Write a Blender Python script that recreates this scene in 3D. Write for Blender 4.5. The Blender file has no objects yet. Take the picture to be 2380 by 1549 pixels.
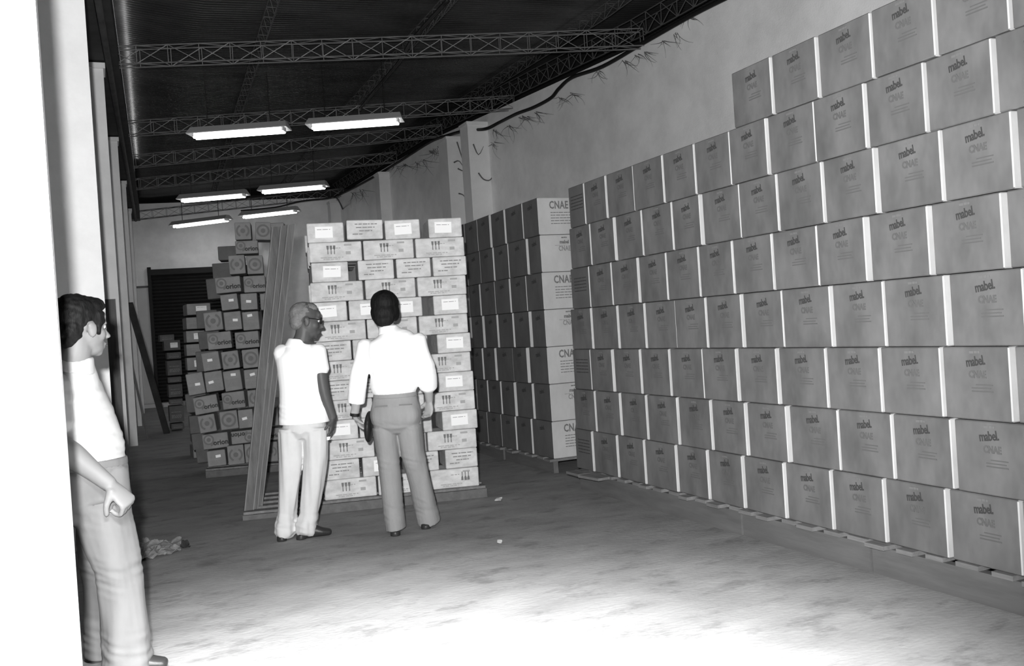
import bpy, bmesh, math, random
import numpy as np
from mathutils import Vector, Matrix, noise
random.seed(7)
PI = math.pi
SC = bpy.context.scene
COL = SC.collection

# ------------------------------------------------------------------ camera
F, CX, CY, H = 2200., 1190., 774.5, 1.40
def _cam():
    c, s = math.cos(.065), math.sin(.065); U = np.array([[c, -s, 0], [s, c, 0], [0, 0, 1]])
    c, s = math.cos(.007), math.sin(.007); P = np.array([[1, 0, 0], [0, c, s], [0, -s, c]])
    B = np.array([[1, 0, 0], [0, 0, 1], [0, -1, 0]], float)
    r = B @ P @ U @ np.array([(250 - CX) / F, (820 - CY) / F, 1.])
    yaw = math.atan2(r[0], r[1])
    c, s = math.cos(yaw), math.sin(yaw); Y = np.array([[c, -s, 0], [s, c, 0], [0, 0, 1]])
    return Y @ B @ P @ U
R = _cam()
CP = np.array([0, 0, H])
def ray(px, py): return R @ np.array([(px - CX) / F, (py - CY) / F, 1.])
def onZ(px, py, z): r = ray(px, py); return CP + r * (z - H) / r[2]
def onX(px, py, x): r = ray(px, py); return CP + r * x / r[0]
def onY(px, py, y): r = ray(px, py); return CP + r * y / r[1]
def onP(px, py, p, n): r = ray(px, py); n = np.array(n); return CP + r * (np.dot(np.array(p) - CP, n) / np.dot(r, n))

cam = bpy.data.cameras.new('camera'); cam.sensor_width = 36.0; cam.lens = F * 36 / 2380.
cam.clip_start = .05; cam.clip_end = 200
co = bpy.data.objects.new('camera', cam); COL.objects.link(co)
M = Matrix(((R[0, 0], -R[0, 1], -R[0, 2], 0), (R[1, 0], -R[1, 1], -R[1, 2], 0), (R[2, 0], -R[2, 1], -R[2, 2], H), (0, 0, 0, 1)))
co.matrix_world = M
SC.camera = co

# ------------------------------------------------------------------ world, lights, exposure
w = bpy.data.worlds.new('world'); SC.world = w; w.use_nodes = True
w.node_tree.nodes['Background'].inputs[0].default_value = (.5, .5, .5, 1)
w.node_tree.nodes['Background'].inputs[1].default_value = .008
# the photographer's flash, held a hand's width left of and above the lens
fl = bpy.data.lights.new('camera_flash', 'SPOT'); fl.energy = 2050; fl.shadow_soft_size = .035
fl.spot_size = math.radians(94); fl.spot_blend = .75
fo = bpy.data.objects.new('camera_flash', fl); COL.objects.link(fo)
fo.location = (-.085, .02, 1.57)
_d = Vector((.36, .92, .10)).normalized(); fo.rotation_euler = _d.to_track_quat('-Z', 'Y').to_euler()
# daylight through the open doorway behind the photographer, falling on the floor just inside
dl = bpy.data.lights.new('doorway_daylight', 'AREA'); dl.energy = 215; dl.shape = 'RECTANGLE'; dl.size = 2.0; dl.size_y = .5
dl.spread = math.radians(54)
do = bpy.data.objects.new('doorway_daylight', dl); COL.objects.link(do)
do.location = (.6, .9, 3.2)
_d = (Vector((.85, 2.9, 0)) - Vector(do.location)).normalized(); do.rotation_euler = _d.to_track_quat('-Z', 'Y').to_euler()
# daylight leaking in along the open eave on the left
el_ = bpy.data.lights.new('eave_daylight', 'AREA'); el_.energy = 13; el_.shape = 'RECTANGLE'; el_.size = .03; el_.size_y = 13
eo = bpy.data.objects.new('eave_daylight', el_); COL.objects.link(eo); eo.location = (.44, 13.5, 4.93)
eo.rotation_euler = (PI, math.radians(-35), -math.atan(.046))
SC.view_settings.view_transform = 'Standard'; SC.view_settings.look = 'None'
SC.view_settings.gamma = 1; SC.view_settings.use_curve_mapping = False
SC.view_settings.exposure = 0.0
TUBE_E = 9.0

# ------------------------------------------------------------------ materials (all greys: the photograph is black and white)
def mat(name, g, rough=.8, var=0., scale=6., stretch=(1, 1, 1), bump=0., bscale=40., metal=0., spec=.3, spots=0., detail=5):
    m = bpy.data.materials.new(name); m.use_nodes = True
    nt = m.node_tree; b = nt.nodes['Principled BSDF']
    b.inputs['Base Color'].default_value = (g, g, g, 1); b.inputs['Roughness'].default_value = rough
    b.inputs['Metallic'].default_value = metal; b.inputs['Specular IOR Level'].default_value = spec
    if var or bump or spots:
        tc = nt.nodes.new('ShaderNodeTexCoord'); mp = nt.nodes.new('ShaderNodeMapping'); mp.inputs['Scale'].default_value = stretch
        nt.links.new(tc.outputs['Object'], mp.inputs[0])
        oi = nt.nodes.new('ShaderNodeObjectInfo'); va = nt.nodes.new('ShaderNodeVectorMath'); va.operation = 'MULTIPLY_ADD'
        cb = nt.nodes.new('ShaderNodeCombineXYZ')
        for i in range(3): nt.links.new(oi.outputs['Random'], cb.inputs[i])
        nt.links.new(cb.outputs[0], va.inputs[0]); va.inputs[1].default_value = (17, 31, 11); nt.links.new(mp.outputs[0], va.inputs[2])
    if var:
        n = nt.nodes.new('ShaderNodeTexNoise'); n.inputs['Scale'].default_value = scale; n.inputs['Detail'].default_value = detail
        n.inputs['Roughness'].default_value = .62
        nt.links.new(va.outputs[0], n.inputs['Vector'])
        cr = nt.nodes.new('ShaderNodeValToRGB'); e = cr.color_ramp.elements
        lo, hi = g * (1 - var), min(1, g * (1 + var))
        e[0].position = .3; e[0].color = (lo, lo, lo, 1); e[1].position = .7; e[1].color = (hi, hi, hi, 1)
        nt.links.new(n.outputs[0], cr.inputs[0])
        out = cr.outputs[0]
        if spots:
            n2 = nt.nodes.new('ShaderNodeTexNoise'); n2.inputs['Scale'].default_value = scale * 1.7; n2.inputs['Detail'].default_value = 6
            n2.inputs['Roughness'].default_value = .7
            nt.links.new(va.outputs[0], n2.inputs['Vector'])
            c2 = nt.nodes.new('ShaderNodeValToRGB'); e = c2.color_ramp.elements
            e[0].position = .33; e[0].color = (1 - spots,) * 3 + (1,); e[1].position = .47; e[1].color = (1, 1, 1, 1)
            nt.links.new(n2.outputs[0], c2.inputs[0])
            mx = nt.nodes.new('ShaderNodeMixRGB'); mx.blend_type = 'MULTIPLY'; mx.inputs[0].default_value = 1
            nt.links.new(out, mx.inputs[1]); nt.links.new(c2.outputs[0], mx.inputs[2]); out = mx.outputs[0]
        nt.links.new(out, b.inputs['Base Color'])
    if bump:
        nb = nt.nodes.new('ShaderNodeTexNoise'); nb.inputs['Scale'].default_value = bscale; nb.inputs['Detail'].default_value = 4
        nt.links.new(va.outputs[0], nb.inputs['Vector'])
        bp = nt.nodes.new('ShaderNodeBump'); bp.inputs['Strength'].default_value = bump; bp.inputs['Distance'].default_value = .01
        nt.links.new(nb.outputs[0], bp.inputs['Height']); nt.links.new(bp.outputs[0], b.inputs['Normal'])
    return m
def emis(name, s):
    m = bpy.data.materials.new(name); m.use_nodes = True; b = m.node_tree.nodes['Principled BSDF']
    b.inputs['Base Color'].default_value = (.8, .8, .8, 1)
    b.inputs['Emission Color'].default_value = (1, 1, 1, 1); b.inputs['Emission Strength'].default_value = s
    return m
MT = dict(
    floor=mat('worn_concrete', .28, .8, .20, 2.2, (1, 1.7, 1), .35, 26, spots=.33, detail=9),
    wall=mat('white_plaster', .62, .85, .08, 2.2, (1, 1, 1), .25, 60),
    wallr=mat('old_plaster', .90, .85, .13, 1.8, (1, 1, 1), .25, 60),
    pillar=mat('whitewashed_pillar', .80, .8, .06, 3, (1, 1, 1), .2, 50),
    jamb=mat('white_jamb', .88, .7),
    roof=mat('corrugated_iron', .07, .27, .4, .9, (1, 2.2, 1), 0, metal=.6, spec=.5),
    beam=mat('dark_beam', .045, .7, .3, 4),
    steel=mat('truss_steel', .21, .45, .2, 5, metal=.3),
    joist=mat('dull_steel', .11, .55, .2, 5, metal=.2),
    carton=mat('biscuit_carton', .145, .78, .26, 5.5, (1, 1, .5), .12, 30, detail=3), carton_dim=mat('second_stack_carton_dim', .12, .78, .18, 5, (1, 1, .6), .12, 30), carton_lit=mat('carton_end_lit', .50, .78, .1, 5, (1, 1, .6), .12, 30),  # pale ends, dark sides: flash contrast put into the card colour
    carton2=mat('turned_carton', .125, .78, .13, 5, (1, 1, .6), .12, 30),
    cartonl=mat('pale_carton', .60, .8, .22, 9, (1, 1, 1.6), .25, 22),
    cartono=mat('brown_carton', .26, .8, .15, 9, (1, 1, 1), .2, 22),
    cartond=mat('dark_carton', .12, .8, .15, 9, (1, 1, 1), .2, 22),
    ink=mat('dark_ink', .05, .8), inkm=mat('soft_ink', .17, .8), inkf=mat('faint_ink', .115, .8), inkp=mat('pale_ink', .38, .8), inkg=mat('grey_ink', .24, .8),
    sticker=mat('white_label', .92, .6), wood=mat('rough_timber', .13, .85, .16, 3, (5, .7, 5), .15, 12, detail=3),
    woodl=mat('pale_timber', .19, .85, .25, 3, (8, 1, 8), .3, 30),
    plank=mat('dark_plank', .12, .6, .3, 3, (10, 10, .7), .3, 30), edge=mat('plank_edge', .19, .6, .2, 4),
    shutter=mat('shutter_steel', .018, .6, .2, 4), door=mat('painted_door', .6, .7, .05, 3),
    black=mat('black_rubber', .012, .5), housing=mat('lamp_housing', .55, .5), tube=emis('lit_tube', TUBE_E),
    web=mat('dusty_web', .16, .95), plastic=mat('crumpled_plastic', .24, .4, .3, 9, spec=.5),
    paper=mat('scrap_paper', .9, .7),
    shirt=mat('white_shirt', .95, .85), shirt3=mat('pale_shirt', .46, .85, .05, 5),
    trous_y=mat('grey_trousers', .27, .8, .12, 7, (1, 1, .4), .15, 90), trous_o=mat('pale_trousers', .62, .85, .05, 7),
    trous_3=mat('light_trousers', .155, .85, .1, 7, (1, 1, .4)),
    skin_y=mat('skin_mid', .36, .55), skin_o=mat('skin_dark', .085, .5), skin_3=mat('skin_tan', .2, .55),
    hair=mat('black_hair', .010, .6, .5, 60, (1, 1, .2), .4, 120, spec=.12), hairg=mat('grey_hair', .19, .9, .35, 25, (1, 1, 1), .5, 160, spec=.1),
    shoe=mat('black_shoe', .03, .4), leather=mat('dark_leather', .02, .45), eye=mat('eye_white', .7, .3), lip=mat('lip', .06, .5),
    glass=None)
def glassmat():
    m = bpy.data.materials.new('spectacle_glass'); m.use_nodes = True; b = m.node_tree.nodes['Principled BSDF']
    b.inputs['Transmission Weight'].default_value = 1; b.inputs['Roughness'].default_value = .02; b.inputs['Base Color'].default_value = (.95, .95, .95, 1)
    return m
MT['glass'] = glassmat()

# ------------------------------------------------------------------ helpers
class MB:
    def __init__(s): s.v = []; s.f = []
    def add(s, v, f):
        o = len(s.v); s.v += [tuple(p) for p in v]; s.f += [tuple(i + o for i in q) for q in f]; return s
    def box(s, a, b):
        x0, y0, z0 = a; x1, y1, z1 = b
        return s.add([(x0, y0, z0), (x1, y0, z0), (x1, y1, z0), (x0, y1, z0), (x0, y0, z1), (x1, y0, z1), (x1, y1, z1), (x0, y1, z1)],
                     [(0, 3, 2, 1), (4, 5, 6, 7), (0, 1, 5, 4), (1, 2, 6, 5), (2, 3, 7, 6), (3, 0, 4, 7)])
    def hexa(s, P):  # 8 corner points in box order
        return s.add(P, [(0, 3, 2, 1), (4, 5, 6, 7), (0, 1, 5, 4), (1, 2, 6, 5), (2, 3, 7, 6), (3, 0, 4, 7)])
    def bar(s, a, b, r, n=5):
        a = Vector(a); b = Vector(b); t = (b - a).normalized()
        e = t.orthogonal().normalized(); g = t.cross(e)
        v = []
        for p in (a, b):
            for k in range(n):
                q = 2 * PI * k / n; v.append(p + e * math.cos(q) * r + g * math.sin(q) * r)
        f = [(k, (k + 1) % n, n + (k + 1) % n, n + k) for k in range(n)] + [tuple(range(n))[::-1], tuple(range(n, 2 * n))]
        return s.add(v, f)
    def rod(s, a, b, w, h):  # rectangular bar, w sideways, h up
        a = Vector(a); b = Vector(b); t = (b - a).normalized(); up = Vector((0, 0, 1))
        if abs(t.z) > .95: up = Vector((0, 1, 0))
        e = t.cross(up).normalized(); g = e.cross(t).normalized()
        P = [p + e * i * w / 2 + g * j * h / 2 for j in (-1, 1) for p, i in ((a, -1), (a, 1), (b, 1), (b, -1))]
        return s.hexa(P)
    def mesh(s, name, m, smooth=False):
        me = bpy.data.meshes.new(name); me.from_pydata(s.v, [], s.f); me.update()
        if m: me.materials.append(m)
        if smooth: me.polygons.foreach_set('use_smooth', [True] * len(me.polygons))
        return me
def fixn(me):
    bm = bmesh.new(); bm.from_mesh(me); bmesh.ops.recalc_face_normals(bm, faces=bm.faces); bm.to_mesh(me); bm.free(); return me
def obj(name, me, parent=None, loc=(0, 0, 0), rot=(0, 0, 0)):
    o = bpy.data.objects.new(name, me); COL.objects.link(o); o.location = loc; o.rotation_euler = rot
    if parent: o.parent = parent
    return o
def put(name, mb, m, parent=None, loc=(0, 0, 0), rot=(0, 0, 0), smooth=False):
    return obj(name, fixn(mb.mesh(name, m, smooth)), parent, loc, rot)
def tag(o, label, cat, group=None, kind=None):
    if label: o['label'] = label
    if cat: o['category'] = cat
    if group: o['group'] = group
    if kind: o['kind'] = kind
    return o
def empty(name, loc, rz=0, rot=None):
    o = bpy.data.objects.new(name, None); COL.objects.link(o); o.location = loc; o.rotation_euler = rot or (0, 0, rz); o.empty_display_size = .1
    return o
def struct(o): o['kind'] = 'structure'; return o
_bc = {}
def boxmesh(w, d, h, m, bev=.005, name='carton', m2=None):
    k = (round(w, 3), round(d, 3), round(h, 3), m.name, bev, bool(m2))
    if k in _bc: return _bc[k]
    bm = bmesh.new(); bmesh.ops.create_cube(bm, size=1)
    for v in bm.verts: v.co = Vector((v.co.x * w, v.co.y * d, (v.co.z + .5) * h))
    bmesh.ops.bevel(bm, geom=list(bm.edges), offset=bev, segments=1, affect='EDGES')
    me = bpy.data.meshes.new(name); bm.to_mesh(me); bm.free(); me.materials.append(m)
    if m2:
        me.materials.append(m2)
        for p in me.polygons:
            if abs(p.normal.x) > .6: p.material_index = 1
    _bc[k] = me; return me
def textmesh(txt, size, m, bold=0., name='lettering', xs=1., shear=0., space=1.):
    cu = bpy.data.curves.new(name, 'FONT'); cu.body = txt; cu.size = size; cu.align_x = 'CENTER'; cu.align_y = 'CENTER'
    cu.offset = bold; cu.resolution_u = 2; cu.shear = shear; cu.space_character = space; cu.extrude = .0006
    o = bpy.data.objects.new('tmp', cu); COL.objects.link(o)
    dg = bpy.context.evaluated_depsgraph_get(); me = bpy.data.meshes.new_from_object(o.evaluated_get(dg))
    bpy.data.objects.remove(o); bpy.data.curves.remove(cu)
    # text lies in XY; stand it up: x->x, y->z
    for v in me.vertices: x, y, z = v.co; v.co = (x * xs, -z, y)
    me.name = name; me.materials.clear(); me.materials.append(m); return me
def flat(rects, m, name='print', t=.0006):
    mb = MB()
    for (x0, z0, x1, z1) in rects: mb.box((x0, -t, z0), (x1, t, z1))
    return fixn(mb.mesh(name, m))
def ringmesh(parts, m, name='ring_print', t=.0006, n=28):
    """parts: list of (r0, r1, a0, a1, cx, cz)"""
    mb = MB()
    for r0, r1, a0, a1, cx, cz in parts:
        k = max(3, int(n * abs(a1 - a0) / (2 * PI)))
        for i in range(k):
            p, q = a0 + (a1 - a0) * i / k, a0 + (a1 - a0) * (i + 1) / k
            P = []
            for y in (-t, t):
                for r, a in ((r0, p), (r1, p), (r1, q), (r0, q)): P.append((cx + r * math.sin(a), y, cz + r * math.cos(a)))
            mb.hexa(P)
    return fixn(mb.mesh(name, m))
ORD = ['', 'first', 'second', 'third', 'fourth', 'fifth', 'sixth', 'seventh', 'eighth', 'ninth', 'tenth', 'eleventh', 'twelfth', 'thirteenth', 'fourteenth', 'fifteenth']

# ------------------------------------------------------------------ structure
def XL(y): return .15 + (y - 11.2) * .046          # line of the left pillars' inner edge
def XR(y): return 6.15 - (y - 8) * .033            # right wall
def ZR(y): return 4.65 + max(0, min(1, (y - 9.6) / 7.)) * .33
def RZ(x, y):                                       # underside of the roof
    t = max(0, min(1, (x - .2) / 5.6)); zr = 5.06 + max(0, min(1, (y - 9.6) / 7.)) * .33
    return 5.06 * (1 - t) + zr * t + (.15 * ((1.2 - x) / 1.) ** 1.3 if .2 < x < 1.2 else (.15 if x <= .2 else 0))
fb = MB(); fb.add([(-6, -4, 0), (9, -4, 0), (9, 27, 0), (-6, 27, 0), (-6, -4, -.1), (9, -4, -.1), (9, 27, -.1), (-6, 27, -.1)], [(0, 1, 2, 3), (7, 6, 5, 4), (4, 5, 1, 0), (5, 6, 2, 1), (6, 7, 3, 2), (7, 4, 0, 3)])
struct(put('floor', fb, MT['floor']))
# right wall
wb = MB(); ys = [-1, 3, 6, 8, 9.6, 11, 13, 15, 16.6, 18, 21, 24.6]
for a, b in zip(ys, ys[1:]):
    wb.hexa([(XR(a), a, 0), (XR(a) + .2, a, 0), (XR(b) + .2, b, 0), (XR(b), b, 0), (XR(a), a, ZR(a) + .02), (XR(a) + .2, a, ZR(a) + .02), (XR(b) + .2, b, ZR(b) + .02), (XR(b), b, ZR(b) + .02)])
struct(put('wall_right', wb, MT['wallr']))
# left wall behind the pillars
wb = MB(); wb.hexa([(XL(5) - .55, 5, 0), (XL(5) - .4, 5, 0), (XL(25.5) - .4, 25.5, 0), (XL(25.5) - .55, 25.5, 0)] + [(XL(5) - .55, 5, 4.5), (XL(5) - .4, 5, 4.5), (XL(25.5) - .4, 25.5, 4.5), (XL(25.5) - .55, 25.5, 4.5)])
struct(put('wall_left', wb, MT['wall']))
# back wall, with openings left by building it round the shutter and the door
BW0 = np.array([.25, 25.05]); BW1 = np.array([6.0, 23.95]); BL = np.linalg.norm(BW1 - BW0); BU = (BW1 - BW0) / BL; BN = np.array([-BU[1], BU[0]])
bang = math.atan2(BU[1], BU[0])
bwl = empty('wall_back', (BW0[0], BW0[1], 0), bang); struct(bwl)
wm = MB(); wm.box((0, 0, 0), (BL, .2, 5.0)); put('plaster', wm, MT['wallr'], bwl)
def bw(px, py):
    p = onP(px, py, (BW0[0], BW0[1], 0), (BN[0], BN[1], 0)); return float(np.dot(p[:2] - BW0, BU)), float(p[2])
# roller shutter (dark), proud slats
sx0, sz1 = bw(345, 628)
sh = empty('door_1', (BW0[0], BW0[1], 0), bang); struct(sh)
m_ = MB()
for k in range(38):
    z = .02 + k * (sz1 - .12) / 38; h = (sz1 - .12) / 38
    m_.add([(sx0 + .06, -.02, z), (sx0 + 2.6, -.02, z), (sx0 + 2.6, -.055, z + h * .5), (sx0 + .06, -.055, z + h * .5), (sx0 + .06, -.02, z + h), (sx0 + 2.6, -.02, z + h)], [(0, 1, 2, 3), (3, 2, 5, 4)])
s_ = put('slat_curtain', m_, MT['shutter'], sh); s_['kind'] = 'stuff'
put('shutter_header', MB().box((sx0 - .02, -.10, sz1 - .14), (sx0 + 2.7, -.002, sz1)), MT['shutter'], sh)
for a in (sx0 - .02, sx0 + 2.62): put('guide_rail', MB().box((a, -.09, 0), (a + .08, -.002, sz1 + .06)), MT['shutter'], sh)
d0, dz = bw(320, 667); d1, _ = bw(345, 667)
d1 = sx0 - .03
dr = empty('door_2', (BW0[0], BW0[1], 0), bang); struct(dr)
put('door_leaf', MB().box((d0, -.045, .1), (d1, -.005, dz - .04)), MT['door'], dr)
put('door_lintel', MB().box((d0 - .02, -.06, dz - .035), (d1, -.004, dz + .01)), MT['joist'], dr)
put('door_handle', MB().bar((d0 + .16, -.045, 1.02), (d0 + .16, -.09, 1.02), .022, 8), MT['shutter'], dr)
st = put('trim_1', MB().box((sx0 - .5, -.5, 0), (sx0 + .7, -.08, .09)), MT['wall'], None, (BW0[0], BW0[1], 0), (0, 0, bang)); struct(st)

# roof: sinusoidal sheets, corrugations running across the hall
rb = MB(); pitch = .076; amp = .009; per = 6; xs = [-3.2, -1.2, .2, .4, .6, .8, 1.0, 1.2, 2.2, 3.4, 4.6, 5.8, 6.9]; ny = int(26.6 / pitch * per)
for j in range(ny + 1):
    y = -1 + j * pitch / per; dz = amp * math.sin(2 * PI * j / per)
    for x in xs: rb.v.append((x, y - .10 * (x - 3), RZ(x, y) + dz + .02))
nx = len(xs)
for j in range(ny):
    for i in range(nx - 1): a = j * nx + i; rb.f.append((a, a + 1, a + nx + 1, a + nx))
roof = obj('ceiling', rb.mesh('ceiling', MT['roof'], True)); struct(roof)
# dark longitudinal beam and gutter over the left pillars
gb = MB(); gb.hexa([(XL(4) - .5, 4, 4.58), (XL(4) + .16, 4, 4.58), (XL(25) + .16, 25, 4.58), (XL(25) - .5, 25, 4.58), (XL(4) - .5, 4, 4.98), (XL(4) + .16, 4, 4.98), (XL(25) + .16, 25, 4.98), (XL(25) - .5, 25, 4.98)])
struct(put('trim_2', gb, MT['beam']))
gb = MB().bar((XL(4) + .06, 4, 4.53), (XL(24.4) + .06, 24.4, 4.53), .035, 8); g_ = put('eave_pipe', gb, MT['beam'], smooth=True)
tag(g_, 'dark pipe running along the roof edge above the left pillars', 'pipe')

# left pillars: square whitewashed posts
LP = [(7.45, 5.05), (11.2, 4.56), (15.05, 4.56), (18.9, 4.56), (22.6, 4.56)]
lpl = ['broad brilliant white pillar behind the man at the left edge', 'white pillar with a tall dark board standing against it', 'third white pillar from the left, next beyond the dark board', 'narrow grey-looking pillar, fourth from the left', 'farthest left pillar, close to the pale back door']
for k, (y, zt) in enumerate(LP):
    x1 = float(XL(y))
    if k == 0: x1 = .005
    p = empty('pillar', (x1 - .17, y + .17, 0))
    tag(p, lpl[k], 'pillar', 'pillars along the left side')
    wd = .36 if k == 0 else .17
    put('shaft', MB().box((-wd, -.17, 0), (.17, .17, zt - .06)), MT['pillar'], p)
    put('capital', MB().box((-wd - .02, -.19, zt - .06), (.19, .19, zt)), MT['pillar'], p)
# near white door jamb
jx = onY(135, 775, 3.0)[0]
jb = MB().box((jx - 1.6, 3.0, 0), (jx, 3.12, 4.8)); struct(put('wall_front', jb, MT['jamb']))

# right-hand pilasters
def pilaster(y0, y1, pr, zt, lab):
    x = XR(y0); p = empty('pilaster', (x, y0, 0)); tag(p, lab, 'pilaster', 'pilasters on the right wall')
    put('shaft', MB().box((-pr, 0, 0), (.02, y1 - y0, zt)), MT['pillar'], p)
    put('plaster_cap', MB().box((-pr - .015, -.015, zt), (.02, y1 - y0 + .015, zt + .05)), MT['pillar'], p)
def yw(px, py):
    lo, hi = 6., 25.
    for _ in range(40):
        m_ = (lo + hi) / 2; p = onY(px, py, m_)
        if p[0] < XR(m_): lo = m_
        else: hi = m_
    return lo
def ppil(pxr, pxl, py):
    y = yw(pxr, py); return y, XR(y) - onY(pxl, py, y)[0]
y_, w_ = ppil(1140, 1093, 400); pilaster(y_, y_ + .35, w_, 4.72, 'nearest bright pilaster on the right wall, crossed by the black cable'); YA = y_
y_, w_ = ppil(1078, 1044, 420); pilaster(y_, y_ + .45, w_, 4.72, 'second pilaster from the front, stained with dark wisps'); YB = y_
y_, w_ = ppil(908, 883, 450); pilaster(y_, y_ + .35, w_, 4.82, 'third pilaster, above the dark gaps of the pale carton stack'); YC = y_
y_, w_ = ppil(792, 768, 490); pilaster(y_, y_ + .3, w_, 4.8, 'farthest pilaster, in the back right corner'); YD = y_

# ------------------------------------------------------------------ roof trusses
def truss(a, b, lab, n, hgt=.2, wid=.15):
    a = Vector(a); b = Vector(b); L = (b - a).length; t = (b - a).normalized(); s = Vector((-t.y, t.x, 0)).normalized() * wid; u = Vector((0, 0, hgt))
    root = empty('roof_truss', a); tag(root, lab, 'truss', 'lattice trusses across the hall')
    def pt(k, f, top): return t * (L * k / n) + (s if f else Vector((0, 0, 0))) + (u if top else Vector((0, 0, 0)))
    for f in (0, 1):
        for tp in (0, 1): put('chord', MB().bar(pt(0, f, tp), pt(n, f, tp), .0075, 5), MT['steel'], root)
        md = MB(); vm = fixn(MB().bar((0, 0, 0), (0, 0, hgt), .005, 4).mesh('vertical_bar', MT['steel']))
        for k in range(n + 1): obj('vertical_bar', vm, root, pt(k, f, 0))
        for k in range(n):
            up = (k + f) % 2
            md.bar(pt(k, f, up), pt(k + 1, f, 1 - up), .005, 4)
        put('diagonal_bars', md, MT['steel'], root)['kind'] = 'stuff'
    mc = MB()
    for k in range(0, n):
        for tp in (0, 1): mc.bar(pt(k, k % 2, tp), pt(k + 1, (k + 1) % 2, tp), .0045, 4)
    put('cross_lacing', mc, MT['steel'], root)['kind'] = 'stuff'
truss((-.15, 11.50, 4.6), (6.05, 9.62, 4.62), 'nearest lattice roof truss, spanning the top of the picture', 19)
truss((.15, 15.18, 4.6), (6.0, 13.35, 4.76), 'second roof truss, just behind the two nearest tube lights', 18)
truss((.3, 17.85, 4.6), (5.85, 16.3, 4.96), 'third roof truss, between the near and middle tube lights', 17)
truss((.45, 20.25, 4.6), (5.75, 18.9, 4.97), 'fourth roof truss, just behind the middle pair of tube lights', 16)
truss((.55, 24.6, 4.55), (5.7, 23.5, 4.95), 'farthest roof truss, against the back wall', 16)
# purlins (light triangular joists running the length of the hall)
def purlin(px, py, lab, y0, y1, px2=None, py2=None, dz=-.03):
    p = onZ(px, py, 4.97); q = onZ(px2, py2, 4.97) if px2 else p
    sl = (q[0] - p[0]) / (q[1] - p[1]) if px2 else 0
    def X(y): return p[0] + sl * (y - p[1])
    root = empty('purlin', (X(y0), y0, 0)); tag(root, lab, 'joist', 'lattice joists under the roof sheets')
    o = Vector((X(y0), y0, 0)); n = int((y1 - y0) / .34); tops = [[], []]; bot = []; rung = MB(); zig = MB()
    def P(k, dx, dzz):
        y = y0 + (y1 - y0) * k / n; return Vector((X(y) + dx, y, RZ(X(y), y) + dz + dzz)) - o
    for k in range(n):
        for dx, dd in ((-.06, 0), (.06, 0), (0, -.13)): rung.bar(P(k, dx, dd), P(k + 1, dx, dd), .006, 4)
        zig.bar(P(k, -.06, 0), P(k, .06, 0), .005, 4)
        for dx in (-.06, .06): zig.bar(P(k, dx, 0), P(k + .5, 0, -.13), .004, 4); zig.bar(P(k + .5, 0, -.13), P(k + 1, dx, 0), .004, 4)
    put('long_rods', rung, MT['joist'], root)['kind'] = 'stuff'; put('rung_lacing', zig, MT['joist'], root)['kind'] = 'stuff'
purlin(640, 10, 'left lattice joist running from the top of the picture to the back', 5, 24.4, 560, 270)
purlin(1045, 5, 'middle lattice joist carrying a black cable', 5, 24.2, 825, 265)
purlin(1440, 5, 'right lattice joist nearer the right wall', 5, 15., 1130, 235)
pr_ = [0]
def wallpurlin():
    root = empty('purlin', (XR(5) - .15, 5, 0)); tag(root, 'lattice joist lying along the top of the right wall', 'joist', 'lattice joists under the roof sheets')
    o = Vector((XR(5) - .15, 5, 0)); r1 = MB(); r2 = MB(); n = 60
    def P(k, dx, dd): y = 5 + 18.5 * k / n; return Vector((XR(y) - .12 + dx, y, ZR(y) + .26 + dd)) - o
    for k in range(n):
        for dx, dd in ((-.08, 0), (.08, 0), (.02, -.2)): r1.bar(P(k, dx, dd), P(k + 1, dx, dd), .007, 4)
        for dx in (-.08, .08): r2.bar(P(k, dx, 0), P(k + .5, .02, -.2), .005, 4); r2.bar(P(k + .5, .02, -.2), P(k + 1, dx, 0), .005, 4)
    put('long_rods', r1, MT['joist'], root)['kind'] = 'stuff'; put('rung_lacing', r2, MT['joist'], root)['kind'] = 'stuff'
wallpurlin()

# curve-like cable as swept tube
def sweep(pts, r, n=7, sub=6):
    P = [Vector(p) for p in pts]; Q = []
    for i in range(len(P) - 1):
        a = P[max(i - 1, 0)]; b = P[i]; c = P[i + 1]; d = P[min(i + 2, len(P) - 1)]
        for k in range(sub):
            t = k / sub; Q.append(.5 * ((2 * b) + (c - a) * t + (2 * a - 5 * b + 4 * c - d) * t * t + (3 * b - a - 3 * c + d) * t ** 3))
    Q.append(P[-1]); mb = MB()
    for i, p in enumerate(Q):
        t = (Q[min(i + 1, len(Q) - 1)] - Q[max(i - 1, 0)]).normalized(); up = Vector((0, 0, 1)) if abs(t.z) < .9 else Vector((1, 0, 0))
        e = t.cross(up).normalized(); g = t.cross(e)
        rr = r(i / (len(Q) - 1)) if callable(r) else r
        for k in range(n): mb.v.append(tuple(p + e * math.cos(2 * PI * k / n) * rr + g * math.sin(2 * PI * k / n) * rr))
    for i in range(len(Q) - 1):
        for k in range(n): mb.f.append((i * n + k, i * n + (k + 1) % n, (i + 1) * n + (k + 1) % n, (i + 1) * n + k))
    mb.f.append(tuple(range(n))[::-1]); mb.f.append(tuple(range(len(mb.v) - n, len(mb.v)))); return mb
def wallpt(px, py, off=.04):
    y = yw(px, py); p = onY(px, py, y); d = ray(px, py); return p - d / np.linalg.norm(d) * off
cab = [wallpt(px, py, .09) for px, py in [(1690, -6), (1600, 40), (1490, 103), (1400, 155), (1330, 180), (1300, 205), (1280, 228), (1240, 250), (1200, 265), (1160, 285)]]
cab += [wallpt(px, py, .42) for px, py in [(1128, 300), (1085, 303), (1040, 315)]] + [wallpt(px, py, .12) for px, py in [(1000, 330), (940, 368), (880, 405), (820, 438), (770, 462)]]
tag(put('cable', sweep(cab, .026), MT['black'], smooth=True), 'thick black cable sagging along the top of the right wall', 'cable')
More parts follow.
